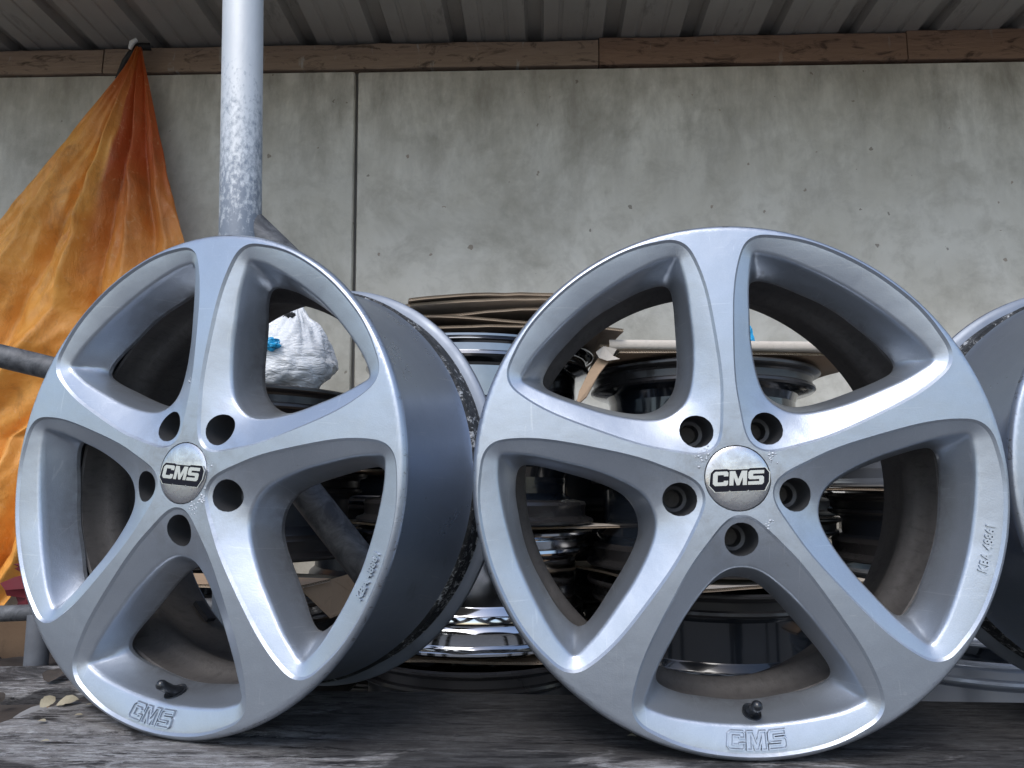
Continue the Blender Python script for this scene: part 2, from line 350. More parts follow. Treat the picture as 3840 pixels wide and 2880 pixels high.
def lathe(name, prof, n=128, a0=0.0, wob=0.0):
    """profile of (r, z) turned about z"""
    vs, fs = [], []
    for (r, z) in prof:
        for k in range(n):
            a = a0 + 2 * math.pi * k / n; vs.append((r * math.cos(a), r * math.sin(a), z))
    for i in range(len(prof) - 1):
        for k in range(n):
            k2 = (k + 1) % n; fs.append((i * n + k, i * n + k2, (i + 1) * n + k2, (i + 1) * n + k))
    return sharp(mesh(name, vs, fs), 32)
def box_bm(bm, c, s, rotm=None, bev=0.0):
    r = bmesh.ops.create_cube(bm, size=1.0); vs = r['verts']
    for v in vs:
        p = Vector((v.co.x * s[0], v.co.y * s[1], v.co.z * s[2]))
        if rotm: p = rotm @ p
        v.co = p + Vector(c)
    if bev:
        es = list({e for v in vs for e in v.link_edges})
        bmesh.ops.bevel(bm, geom=es, offset=bev, segments=2, affect='EDGES', profile=0.5)
    return vs
def bm_obj(name, bm, m, parent=None, smooth=False):
    me = bpy.data.meshes.new(name); bm.to_mesh(me); bm.free()
    if smooth: me.polygons.foreach_set('use_smooth', [True] * len(me.polygons)); sharp(me, 40)
    return link(name, me, m, parent)
def tube_mesh(name, pts, rad, n=32, caps=True, hollow=False):
    pts = [Vector(p) for p in pts]; vs, fs = [], []
    up = None
    for i, p in enumerate(pts):
        d = (pts[min(i + 1, len(pts) - 1)] - pts[max(i - 1, 0)]).normalized()
        if up is None: up = d.orthogonal().normalized()
        up = (up - d * up.dot(d)).normalized(); side = d.cross(up)
        r = rad[i] if isinstance(rad, (list, tuple)) else rad
        for k in range(n):
            a = 2 * math.pi * k / n; vs.append(p + (up * math.cos(a) + side * math.sin(a)) * r)
    for i in range(len(pts) - 1):
        for k in range(n):
            k2 = (k + 1) % n; fs.append((i * n + k, i * n + k2, (i + 1) * n + k2, (i + 1) * n + k))
    if caps: fs.append(tuple(range(n))[::-1]); fs.append(tuple((len(pts) - 1) * n + k for k in range(n)))
    return sharp(mesh(name, vs, fs), 50)

# ------------------------------------------------------------------ the alloy wheel (unit radius, scaled 0.25)
HA = [(0.134, 0), (0.139, .03), (.152, .053), (.177, .082), (.21, .112), (.245, .143), (.295, .186), (.36, .233), (.435, .281), (.51, .327), (.58, .368), (.64, .399), (.70, .424), (.75, .440), (.79, .449), (.825, .447), (.855, .432), (.88, .405), (.908, .352), (.93, .305), (.955, .23), (.972, .14), (.981, .05), (.982, 0)]
HB = [(.333, 0), (.341, .050), (.365, .092), (.405, .137), (.455, .183), (.515, .231), (.575, .271), (.66, .327), (.718, .360), (.773, .387), (.802, .401), (.815, .391), (.827, .360), (.845, .310), (.862, .225), (.875, .128), (.881, .04), (.882, 0)]
HC = [(.380, 0), (.386, .043), (.405, .086), (.444, .131), (.494, .175), (.55, .218), (.645, .285), (.694, .315), (.727, .331), (.752, .334), (.772, .317), (.792, .281), (.814, .222), (.832, .13), (.842, .06), (.845, 0)]
def full_loop(h): return np.array([(x, -y) for x, y in h] + [(x, y) for x, y in h[-2:0:-1]])      # counter-clockwise
def smooth_loop(P, step):
    n = len(P); out = []
    for i in range(n):                               # centripetal-ish Catmull-Rom
        p0, p1, p2, p3 = P[i - 1], P[i], P[(i + 1) % n], P[(i + 2) % n]
        for t in np.linspace(0, 1, 12, endpoint=False):
            out.append(0.5 * ((2 * p1) + (-p0 + p2) * t + (2 * p0 - 5 * p1 + 4 * p2 - p3) * t * t + (-p0 + 3 * p1 - 3 * p2 + p3) * t ** 3))
    out = np.array(out); d = np.hypot(*(np.roll(out, -1, 0) - out).T); L = np.concatenate([[0], np.cumsum(d)])
    m = int(L[-1] / step); s = np.linspace(0, L[-1], m, endpoint=False)
    oc = np.vstack([out, out[:1]])
    return np.stack([np.interp(s, L, oc[:, 0]), np.interp(s, L, oc[:, 1])], 1)
def lowpass(L, sig, step):
    k = int(3 * sig / step) + 1; w = np.exp(-(np.arange(-k, k + 1) * step / sig) ** 2 / 2); w /= w.sum()
    out = sum(w[i + k] * np.roll(L, i, 0) for i in range(-k, k + 1)); out[:, 1] = (out[:, 1] - np.roll(out[::-1], 1, 0)[:, 1]) / 2
    return out
LA, LB, LC = (lowpass(smooth_loop(full_loop(h), 0.012), sg, 0.012) for h, sg in ((HA, .016), (HB, .013), (HC, .013)))
def offset_loop(L, d):
    t = np.roll(L, -1, 0) - np.roll(L, 1, 0); t /= np.hypot(*t.T)[:, None]; nrm = np.stack([-t[:, 1], t[:, 0]], 1)
    return L + nrm * d                                # loops run counter-clockwise: +d goes inward
def seg_dist(P, L):
    """distance of points P to loop L, and nearest vertex index"""
    a = L; b = np.roll(L, -1, 0); ab = b - a; l2 = (ab ** 2).sum(1)
    ap = P[:, None, :] - a[None]; t = np.clip((ap * ab[None]).sum(2) / l2[None], 0, 1)
    d = np.hypot(*(np.moveaxis(ap - t[..., None] * ab[None], 2, 0))); i = d.argmin(1)
    return d[np.arange(len(P)), i], i, t[np.arange(len(P)), i]
def inside(P, L):
    x, y = P[:, 0][:, None], P[:, 1][:, None]; a = L; b = np.roll(L, -1, 0)
    c = ((a[:, 1][None] > y) != (b[:, 1][None] > y)) & (x < (b[:, 0] - a[:, 0])[None] * (y - a[:, 1][None]) / ((b[:, 1] - a[:, 1])[None] + 1e-12) + a[:, 0][None])
    return c.sum(1) % 2 == 1
def zland(r):
    z = 0.014 * (1 - ((r - 0.45) / 0.55) ** 2)
    e = np.clip((r - 0.975) / 0.025, 0, 1); return z - 0.006 * e ** 2
def zb_of(p):
    r = np.hypot(p[:, 0], p[:, 1]); t = np.clip((r - 0.33) / 0.45, 0, 1)
    return -0.052 + 0.024 * t - 0.012 * np.clip((p[:, 0] - .80) / .07, 0, 1) * np.clip(1 - np.abs(p[:, 1]) / .39, 0, 1)
def zc_of(p):
    ang_ = np.abs(np.arctan2(p[:, 1], p[:, 0])); r = np.hypot(p[:, 0], p[:, 1])
    corner = np.exp(-((np.hypot(p[:, 0] - .75, np.abs(p[:, 1]) - .33)) / 0.13) ** 2)
    return -0.188 + 0.034 * corner
def fold(P):
    """rotate into the window sector centred on +x"""
    a = np.arctan2(P[:, 1], P[:, 0]); k = np.round(a / (2 * np.pi / 5)); c, s = np.cos(-k * 2 * np.pi / 5), np.sin(-k * 2 * np.pi / 5)
    return np.stack([P[:, 0] * c - P[:, 1] * s, P[:, 0] * s + P[:, 1] * c], 1)
STEP = .0085
def surf_raw(P, chunk=6000):
    """front surface height of the casting; P in wheel plane with windows at 0,72,... degrees"""
    out = []
    for i in range(0, len(P), chunk):
        q = fold(P[i:i + chunk]); r = np.hypot(q[:, 0], q[:, 1]); zl = zland(r)
        inA = inside(q, LA); inB = inside(q, LB)
        dA, _, _ = seg_dist(q, LA); dB, iB, tB = seg_dist(q, LB); dC, iC, tC = seg_dist(q, LC)
        nB = LB[iB] * (1 - tB[:, None]) + np.roll(LB, -1, 0)[iB] * tB[:, None]
        nC = LC[iC] * (1 - tC[:, None]) + np.roll(LC, -1, 0)[iC] * tC[:, None]
        zB = zb_of(nB); zC = zc_of(nC)
        s = dA / (dA + dB + 1e-9)
        z1 = (zl - STEP) * (1 - s) + zB * s ** 1.05
        t = (dB / (dB + dC + 1e-9)) ** .8; inC = inside(q, LC)
        z2 = zB + (zC - zB) * t; z2 = np.where(inC, zC - 2.6 * dC, z2)
        out.append(np.where(inB, z2, np.where(inA, z1, zl - STEP)))
    return np.concatenate(out)
GH = 0.003; GX = np.arange(0.10, 1.02, GH); GY = np.arange(0, 0.66, GH)
def blur(F, sig, axis):
    k = int(3 * sig / GH) + 1; w = np.exp(-(np.arange(-k, k + 1) * GH / sig) ** 2 / 2); w /= w.sum(); n = F.shape[axis]
    idx = np.arange(n); out = 0
    for i in range(-k, k + 1):
        j = idx + i
        j = np.where(j > n - 1, n - 1, j)
        j = np.abs(j) if axis == 1 else np.clip(j, 0, n - 1)
        out = out + w[i + k] * np.take(F, j, axis)
    return out
def make_field():
    X, Y = np.meshgrid(GX, GY, indexing='ij'); P = np.stack([X.ravel(), Y.ravel()], 1)
    keep_fold = P.copy(); Z = surf_raw(P).reshape(X.shape)
    q = fold(P)
    dB = np.concatenate([seg_dist(q[i:i + 6000], LB)[0] for i in range(0, len(q), 6000)]).reshape(X.shape)
    dA = np.concatenate([seg_dist(q[i:i + 6000], LA)[0] for i in range(0, len(q), 6000)]).reshape(X.shape)
    iA = np.concatenate([inside(q[i:i + 6000], LA) for i in range(0, len(q), 6000)]).reshape(X.shape)
    Zs = blur(blur(Z, .0042, 0), .0042, 1); Zt = blur(blur(Z, .0042, 0), .0042, 1)
    w = np.exp(-(dB / .018) ** 4)
    w2 = 1.0
    Z = Z * (1 - w2) + Zt * w2; Z = Z * (1 - w) + Zs * w
    return Z
FIELD = make_field(); FGX, FGY = np.gradient(FIELD, GH)
def sample(F, P, odd=False):
    q = fold(P); sy = np.where(q[:, 1] < 0, -1.0, 1.0); x = (q[:, 0] - GX[0]) / GH; y = np.abs(q[:, 1]) / GH
    i = np.clip(x.astype(int), 0, len(GX) - 2); j = np.clip(y.astype(int), 0, len(GY) - 2); a = np.clip(x - i, 0, 1); b = np.clip(y - j, 0, 1)
    v = F[i, j] * (1 - a) * (1 - b) + F[i + 1, j] * a * (1 - b) + F[i, j + 1] * (1 - a) * b + F[i + 1, j + 1] * a * b
    return v * sy if odd else v
def surf(P): 
    # casting height: land outside the window dishes, blurred field inside them
    P = np.asarray(P, float); z = sample(FIELD, P); q = fold(P)
    iA = np.concatenate([inside(q[i:i + 6000], LA) & (seg_dist(q[i:i + 6000], LA)[0] > .0012) for i in range(0, len(q), 6000)])
    return np.where(iA, z, zland(np.hypot(P[:, 0], P[:, 1])))
def surf_normal(P):
    # unit normals in the wheel plane frame, windows at 0, 72, ... degrees
    gx = sample(FGX, P); gy = sample(FGY, P, True); a = np.arctan2(P[:, 1], P[:, 0]); k = np.round(a / (2 * np.pi / 5)) * 2 * np.pi / 5
    c, s_ = np.cos(k), np.sin(k); n = np.stack([-(gx * c - gy * s_), -(gx * s_ + gy * c), np.ones(len(P))], 1)
    return n / np.linalg.norm(n, axis=1)[:, None]
def rotp(P, a): c, s = math.cos(a), math.sin(a); return np.stack([P[:, 0] * c - P[:, 1] * s, P[:, 0] * s + P[:, 1] * c], 1)
OFF = R(-90)                                     # window 0 points straight down
BOLT, BR = 0.2268, 0.0630
def wheel_face():
    pts, edges = [], []
    def add_loop(L):
        s = len(pts); pts.extend([tuple(p) for p in L]); n = len(L); edges.extend([(s + i, s + (i + 1) % n) for i in range(n)])
    circ = lambda r, n, c=(0, 0): np.array([(c[0] + r * math.cos(2 * math.pi * k / n), c[1] + r * math.sin(2 * math.pi * k / n)) for k in range(n)])
    LA2 = offset_loop(LA, 0.0088); 
    for k in range(5):
        a = k * 2 * math.pi / 5
        for L in (LA, LA2, LB, LC): add_loop(rotp(L, a))
        add_loop(rotp(circ(BR, 40, (BOLT, 0)), a))
        for d in (0.006, -0.006, 0.013, -0.013): pts.extend([tuple(p) for p in rotp(offset_loop(LB, d), a)])
    add_loop(circ(1.0, 320)); add_loop(circ(0.994, 320)); add_loop(circ(0.988, 320)); add_loop(circ(0.124, 90))
    # interior hexagonal grid
    h = 0.0145; G = []
    ny = int(2 / (h * 0.866)); 
    for j in range(ny + 1):
        y = -1 + j * h * 0.866
        for i in range(int(2 / h) + 1):
            x = -1 + i * h + (0.5 * h if j % 2 else 0)
            if 0.13 < math.hypot(x, y) < 0.984: G.append((x, y))
    G = np.array(G); keep = np.ones(len(G), bool)
    for i in range(0, len(G), 3000):
        q = fold(G[i:i + 3000]); dd = np.minimum.reduce([seg_dist(q, L)[0] for L in (LA, LA2, LB, LC)])
        kk = dd > 0.006; kk &= np.abs(np.hypot(q[:, 0] - BOLT, q[:, 1]) - BR) > 0.006
        kk &= seg_dist(q, LB)[0] > 0.018
        kk &= ~inside(q, LC); kk &= np.hypot(q[:, 0] - BOLT, q[:, 1]) > BR
        keep[i:i + 3000] = kk
    pts.extend([tuple(p) for p in G[keep]])
    vo, eo, fo, *_ = delaunay_2d_cdt([Vector(p) for p in pts], edges, [], 0, 1e-6)
    V = np.array([(v[0], v[1]) for v in vo]); F = np.array([f for f in fo if len(f) == 3])
    C = V[F].mean(1); q = fold(C); rr = np.hypot(C[:, 0], C[:, 1])
    ok = (rr < 1.0) & (rr > 0.1235) & (np.hypot(q[:, 0] - BOLT, q[:, 1]) > BR - 0.0006)
    ins = np.concatenate([inside(q[i:i + 3000], LC) for i in range(0, len(q), 3000)]); ok &= ~ins
    F = F[ok]; Z = surf(V)
    used = np.unique(F); remap = -np.ones(len(V), int); remap[used] = np.arange(len(used))
    V = V[used]; Z = Z[used]; F = remap[F]
    # orient faces up
    A_, B_, C_ = V[F[:, 0]], V[F[:, 1]], V[F[:, 2]]; cr = (B_ - A_)[:, 0] * (C_ - A_)[:, 1] - (B_ - A_)[:, 1] * (C_ - A_)[:, 0]
    F[cr < 0] = F[cr < 0][:, ::-1]
    N = surf_normal(V); rr = np.hypot(V[:, 0], V[:, 1])
    g = (zland(rr + .002) - zland(rr - .002)) / .004; NL = np.column_stack([-V * (g / rr)[:, None], np.ones(len(V))]); NL /= np.linalg.norm(NL, axis=1)[:, None]
    qv = fold(V); kk = np.round(np.arctan2(V[:, 1], V[:, 0]) / (2 * np.pi / 5)) * 2 * np.pi / 5
    tg = np.roll(LA, -1, 0) - np.roll(LA, 1, 0); tg /= np.hypot(*tg.T)[:, None]; n2 = np.stack([-tg[:, 1], tg[:, 0]], 1)
    ii, tt = [], []
    for i in range(0, len(qv), 6000): _, a_, b_ = seg_dist(qv[i:i + 6000], LA); ii.append(a_); tt.append(b_)
    ii = np.concatenate(ii); tt = np.concatenate(tt)[:, None]; m2 = n2[ii] * (1 - tt) + np.roll(n2, -1, 0)[ii] * tt
    NC = np.column_stack([m2[:, 0] * np.cos(kk) - m2[:, 1] * np.sin(kk), m2[:, 0] * np.sin(kk) + m2[:, 1] * np.cos(kk), np.full(len(V), 1.0)]); NC /= np.linalg.norm(NC, axis=1)[:, None]
    CF = V[F].mean(1); qf = fold(CF); dAf = np.concatenate([seg_dist(qf[i:i + 6000], LA)[0] for i in range(0, len(qf), 6000)]); inAf = np.concatenate([inside(qf[i:i + 6000], LA) for i in range(0, len(qf), 6000)])
    kind = np.where(~inAf, 0, np.where(dAf < .0086, 1, 2))
    rim = rr > .984; t = np.clip((rr - .984) / .016, 0, 1)[:, None]; rad = np.column_stack([V / rr[:, None], np.zeros(len(V))])
    Z = np.where(rim, Z - .010 * t[:, 0] ** 2, Z)
    NL = np.where(rim[:, None], NL * (1 - .75 * t) + rad * .75 * t, NL); NL /= np.linalg.norm(NL, axis=1)[:, None]
    rot3 = lambda M3: np.column_stack([rotp(M3[:, :2], OFF), M3[:, 2]])
    # land, step and dish are kept as islands of their own so that each keeps its own normals
    P3 = rot3(np.column_stack([V, Z])); nrs = [rot3(NL), rot3(NC), rot3(N)]; vs, fs, ln = [], [], []
    for kd in range(3):
        Fk = F[kind == kd]; u, inv = np.unique(Fk, return_inverse=True); inv = inv.reshape(Fk.shape) + len(vs)
        vs += list(map(tuple, P3[u])); fs += [tuple(map(int, f)) for f in inv]; ln += [tuple(nrs[kd][i]) for f in Fk for i in f]
    # walls through the five openings and round the cap seat
    for k in range(6):
        if k < 5: L = rotp(LC, k * 2 * math.pi / 5); dz = .018; sg = 1
        else: L = np.array([(.124 * math.cos(2 * math.pi * i / 90), .124 * math.sin(2 * math.pi * i / 90)) for i in range(90)]); dz = .03; sg = 1
        tg = np.roll(L, -1, 0) - np.roll(L, 1, 0); tg /= np.hypot(*tg.T)[:, None]; nn = np.stack([-tg[:, 1], tg[:, 0]], 1) * sg
        z = surf(L); n = len(L); b0 = len(vs)
        P = rotp(L, OFF); NN = rotp(nn, OFF)
        for i in range(n): vs.append((P[i, 0], P[i, 1], z[i]))
        for i in range(n): vs.append((P[i, 0], P[i, 1], z[i] - dz))
        for i in range(n):
            j = (i + 1) % n; fs.append((b0 + i, b0 + j, b0 + n + j, b0 + n + i))
            for q in (i, j, j, i): ln.append((NN[q, 0], NN[q, 1], .15))
    me = mesh('spoked_face', vs, fs); me.normals_split_custom_set(ln)
    return me
def back_plate():
    """rear side of the spokes"""
    pts, edges = [], []
    def add_loop(L):
        s = len(pts); pts.extend([tuple(p) for p in L]); n = len(L); edges.extend([(s + i, s + (i + 1) % n) for i in range(n)])
    for k in range(5): add_loop(rotp(LC[::2], k * 2 * math.pi / 5))
    add_loop(np.array([(.845 * math.cos(2 * math.pi * k / 120), .845 * math.sin(2 * math.pi * k / 120)) for k in range(120)]))
    add_loop(np.array([(.12 * math.cos(2 * math.pi * k / 40), .12 * math.sin(2 * math.pi * k / 40)) for k in range(40)]))
    vo, eo, fo, *_ = delaunay_2d_cdt([Vector(p) for p in pts], edges, [], 0, 1e-6)
    V = np.array([(v[0], v[1]) for v in vo]); F = np.array([f for f in fo if len(f) == 3]); C = V[F].mean(1)
    ok = ~inside(fold(C), LC) & (np.hypot(C[:, 0], C[:, 1]) > .119) & (np.hypot(C[:, 0], C[:, 1]) < .845); F = F[ok]
    q = fold(V); zz = zc_of(q) - 0.018; V3 = np.column_stack([rotp(V, OFF), zz])
    return mesh('spoke_backs', V3, [tuple(int(i) for i in f)[::-1] for f in F], False)

ME_face = wheel_face()
ME_back = back_plate()
ME_barrel_o = lathe('barrel', [(1.0, -.016), (1.0015, -.026), (.997, -.036), (.975, -.045), (.962, -.055), (.957, -.075), (.948, -.095), (.925, -.125), (.912, -.16), (.908, -.22), (.910, -.34), (.916, -.46), (.926, -.56), (.936, -.64), (.944, -.685), (.950, -.70)], 192)
ME_bead = lathe('bead_seat', [(.950, -.70), (.960, -.712), (.963, -.724), (.955, -.738), (.946, -.752), (.946, -.79), (.950, -.83), (.956, -.848)], 192)
ME_lip = lathe('rear_flange', [(.956, -.848), (.975, -.852), (.992, -.858), (1.003, -.868), (1.006, -.880), (1.003, -.892), (.992, -.900), (.975, -.902), (.958, -.898), (.952, -.885)], 192)
ME_barrel_i = lathe('inner_barrel', [(.952, -.885), (.945, -.85), (.925, -.80), (.905, -.70), (.885, -.60), (.862, -.52), (.835, -.46), (.815, -.43), (.808, -.40), (.812, -.37), (.832, -.335), (.846, -.315), (.850, -.27), (.848, -.225), (.848, -.215), (.856, -.207)], 192)
ME_cap = lathe('centre_cap', [(0.0005, .0185), (.02, .0184), (.05, .0176), (.08, .0160), (.10, .0142), (.113, .0122), (.1195, .0095), (.1215, .005), (.1215, -.02)], 96)
ME_bore = lathe('bolt_bore', [(BR, 0.0), (BR - .001, -.06), (BR - .003, -.135), (BR - .012, -.15), (.038, -.155), (.034, -.17), (.034, -.22), (.001, -.222)], 40)

# lettering: polygons on a unit cell
LC_ = [(.16, 0), (.97, 0), (1.07, .1), (1.07, .35), (.76, .35), (.76, .25), (.33, .25), (.33, .75), (.76, .75), (.76, .65), (1.07, .65), (1.07, .9), (.97, 1), (.16, 1), (0, .84), (0, .16)]
LM_ = [(0, 0), (.29, 0), (.29, .56), (.51, 0), (.71, 0), (.93, .56), (.93, 0), (1.22, 0), (1.22, 1), (.84, 1), (.61, .42), (.38, 1), (0, 1)]
LS_ = [(0, 0), (.97, 0), (1.10, .13), (1.10, .50), (.99, .61), (.34, .61), (.34, .76), (1.10, .76), (1.10, 1), (.13, 1), (0, .87), (0, .49), (.11, .38), (.77, .38), (.77, .24), (0, .24)]
WORD = [(LC_, 0.0), (LM_, 1.16), (LS_, 2.46)]; WW = 3.56
def poly_solid(bm, poly, z0, z1, bev=0.0):
    vs = [bm.verts.new((x, y, z1)) for x, y in poly]
    f = bm.faces.new(vs)
    if f.normal.z < 0: pass
    r = bmesh.ops.extrude_face_region(bm, geom=[f])
    for g in r['geom']:
        if isinstance(g, bmesh.types.BMVert): g.co.z = z0
    return f
def grow(poly, d):
    P = np.array(poly); a = np.roll(P, 1, 0); b = np.roll(P, -1, 0)
    e1 = P - a; e2 = b - P; e1 /= np.hypot(*e1.T)[:, None]; e2 /= np.hypot(*e2.T)[:, None]
    n1 = np.stack([e1[:, 1], -e1[:, 0]], 1); n2 = np.stack([e2[:, 1], -e2[:, 0]], 1); m = n1 + n2; m /= (m ** 2).sum(1)[:, None]
    return [tuple(p) for p in P + 2 * m * d]
def letters_mesh(name, h, z0, z1, d=0.0, slant=0.12, dx=0, dy=0):
    """CMS word, centred, cap height h (wheel units)"""
    bm = bmesh.new()
    for poly, x0 in WORD:
        pl = grow(poly, d) if d else poly
        pl = [((x + x0 - WW / 2 + slant * (y - .5)) * h + dx, (y - .5) * h + dy) for x, y in pl]
        poly_solid(bm, pl, z0, z1)
    bmesh.ops.recalc_face_normals(bm, faces=bm.faces[:]); bmesh.ops.triangulate(bm, faces=bm.faces[:])
    me = bpy.data.meshes.new(name); bm.to_mesh(me); bm.free(); return me
def block_mesh(name, h, z0, z1):
    """black drop block behind the letters"""
    bm = bmesh.new(); m = .16; sl = .12
    top = [(-.14, .16), (-.0 , 1.16 - .02), (.02, 1.16)]
    outline = [(-.22, .05), (.22, -.42), (1.10, -.42), (1.20, -.34), (1.30, -.42), (2.42, -.42), (2.52, -.34), (2.62, -.42), (3.62, -.42), (3.92, .18), (3.92, .80), (3.64, 1.16), (2.58, 1.16), (2.45, 1.10), (1.15, 1.10), (.95, 1.16), (.08, 1.16), (-.16, .90)]
    pl = [((x - WW / 2 + sl * (y - .5)) * h, (y - .5) * h) for x, y in outline]
    poly_solid(bm, pl, z0, z1); bmesh.ops.recalc_face_normals(bm, faces=bm.faces[:]); bmesh.ops.triangulate(bm, faces=bm.faces[:])
    me = bpy.data.meshes.new(name); bm.to_mesh(me); bm.free(); return me, pl
EH = 0.0530
ME_blk, _pl = block_mesh('emblem_block', EH, .012, .0205)
ME_rim_, _ = block_mesh('emblem_border', EH * 1.035, .012, .0199)
ME_let = letters_mesh('emblem_letters', EH, .012, .0216)
def emboss(name, me_src, center_r, ang_deg, lift, curve=True):
    """wrap flat letters (x right, y up in the word frame) on the dish round the rim at an angle (deg from +x), letter tops pointing to the hub or out"""
    me = me_src
    co = np.array([v.co[:] for v in me.vertices])
    return co
def place_word(me, r0, ang_deg, tops_in=True, zlo=-.004, zhi=.0045):
    """x runs along the arc; y is radial.  z>0.5 of the mesh = raised top"""
    co = np.array([v.co[:] for v in me.vertices]); sgn = -1 if tops_in else 1
    rr = r0 + sgn * co[:, 1]; aa = R(ang_deg) + (1 if tops_in else -1) * co[:, 0] / r0
    P = np.stack([rr * np.cos(aa), rr * np.sin(aa)], 1); z = surf(rotp(P, -OFF)) + np.where(co[:, 2] > 0.5, zhi, zlo)
    for v, p, zz in zip(me.vertices, P, z): v.co = (p[0], p[1], zz)
    me.update(); return me
def refine(me, n=1):
    bm = bmesh.new(); bm.from_mesh(me); bmesh.ops.subdivide_edges(bm, edges=bm.edges[:], cuts=n, use_grid_fill=True)
    bmesh.ops.triangulate(bm, faces=bm.faces[:]); bm.to_mesh(me); bm.free(); return me
def word_outline(name, h, zt):
    """raised plate letters with an engraved inner field: ring between grown and shrunk letters"""
    bm = bmesh.new()
    for poly, x0 in WORD:
        tf = lambda pl: [((x + x0 * 1.06 - WW * 1.06 / 2 + .10 * (y - .5)) * h, (y - .5) * h) for x, y in pl]
        a, b, c, d = tf(grow(poly, .075)), tf(grow(poly, .035)), tf(grow(poly, -.02)), tf(grow(poly, -.055))
        rings = [[bm.verts.new((x, y, z)) for x, y in L] for L, z in ((a, 0.0), (b, 1.0), (c, 1.0), (d, 0.35))]
        for p, q in zip(rings[:-1], rings[1:]):
            for i in range(len(p)):
                j = (i + 1) % len(p); bm.faces.new((p[i], p[j], q[j], q[i]))
        bm.faces.new(rings[-1])
    bmesh.ops.triangulate(bm, faces=[f for f in bm.faces if len(f.verts) > 4])
    me = bpy.data.meshes.new(name); bm.to_mesh(me); bm.free(); return me
def place_word2(me, r0, ang_deg, tops_in=True, hi=.0095, lo=-.002):
    co = np.array([v.co[:] for v in me.vertices]); s = 1 if tops_in else -1
    rr = r0 - s * co[:, 1]; aa = R(ang_deg) + s * co[:, 0] / r0
    P = np.stack([rr * np.cos(aa), rr * np.sin(aa)], 1); z = surf(rotp(P, -OFF)) + lo + (hi - lo) * co[:, 2]
    for v, p, zz in zip(me.vertices, P, z): v.co = (p[0], p[1], zz)
    me.update(); return me
ME_rimword = place_word2(word_outline('cast_lettering', 0.056, 1), 0.9315, -90.4)
def text_mesh(txt, h):
    cu = bpy.data.curves.new('t', 'FONT'); cu.body = txt; cu.size = h / 0.73; cu.extrude = 0.5; cu.align_x = 'CENTER'; cu.resolution_u = 3; cu.offset = h * 0.045
    o = bpy.data.objects.new('t', cu); COL.objects.link(o); dg = bpy.context.evaluated_depsgraph_get()
    me = bpy.data.meshes.new_from_object(o.evaluated_get(dg)); bpy.data.objects.remove(o)
    co = np.array([v.co[:] for v in me.vertices]); 
    for v in me.vertices: v.co = (v.co.x, v.co.y - h / 2, 1.0 if v.co.z > 0 else 0.0)
    me.materials.clear(); return me
ME_kba = place_word2(text_mesh('KBA 48861', 0.0285), 0.934, -18.1, True, .0085, -.002)
ME_kba.name = 'cast_number'
# valve
VB = Vector((0.0057, -0.866, -0.112)); VT = Vector((0.0064, -0.813, -0.018))
vd = (VT - VB).normalized()
ME_valve = tube_mesh('valve_stem', [VB - vd * .03, VB, VB + vd * .012, VB + vd * .03, VB + vd * .034, VB + vd * .050, VB + vd * .078, VB + vd * .096, VB + vd * .108, VB + vd * .116], [.030, .026, .0235, .020, .0175, .0195, .0190, .0205, .0170, .007], 24)
ME_vhole = lathe('valve_hole', [(.0335, -.004), (.0325, .0045), (.030, .004), (.029, .001), (.001, .001)], 32)

def paint_blisters(seed, spots):
    rn = random.Random(seed); bm = bmesh.new()
    for (cx_, cy_, sp, n) in spots:
        for _ in range(n):
            x, y = cx_ + rn.gauss(0, sp), cy_ + rn.gauss(0, sp)
            if math.hypot(x, y) < .126 or any(math.hypot(x - BOLT * math.cos(OFF + k * 2 * math.pi / 5), y - BOLT * math.sin(OFF + k * 2 * math.pi / 5)) < BR + .006 for k in range(5)): continue
            r = bmesh.ops.create_icosphere(bm, subdivisions=1, radius=rn.uniform(.0012, .0062))
            zz = float(surf(rotp(np.array([[x, y]]), -OFF))[0])
            a = rn.uniform(0, 3.14); k = rn.uniform(.5, 1.5)
            for v in r['verts']:
                p = v.co.copy(); p.x *= k; p.z *= .22; p += Vector((rn.uniform(-1, 1), rn.uniform(-1, 1), 0)) * .0009
                v.co = Vector((x + p.x * math.cos(a) - p.y * math.sin(a), y + p.x * math.sin(a) + p.y * math.cos(a), zz + p.z))
    me = bpy.data.meshes.new('paint_blisters'); bm.to_mesh(me); bm.free()
    me.polygons.foreach_set('use_smooth', [True] * len(me.polygons)); return me
M_blis = simple('bare_alloy_blister', (0.55, 0.58, 0.62), 0.5, 0.5, 0, 0.2, 0.2, 60)

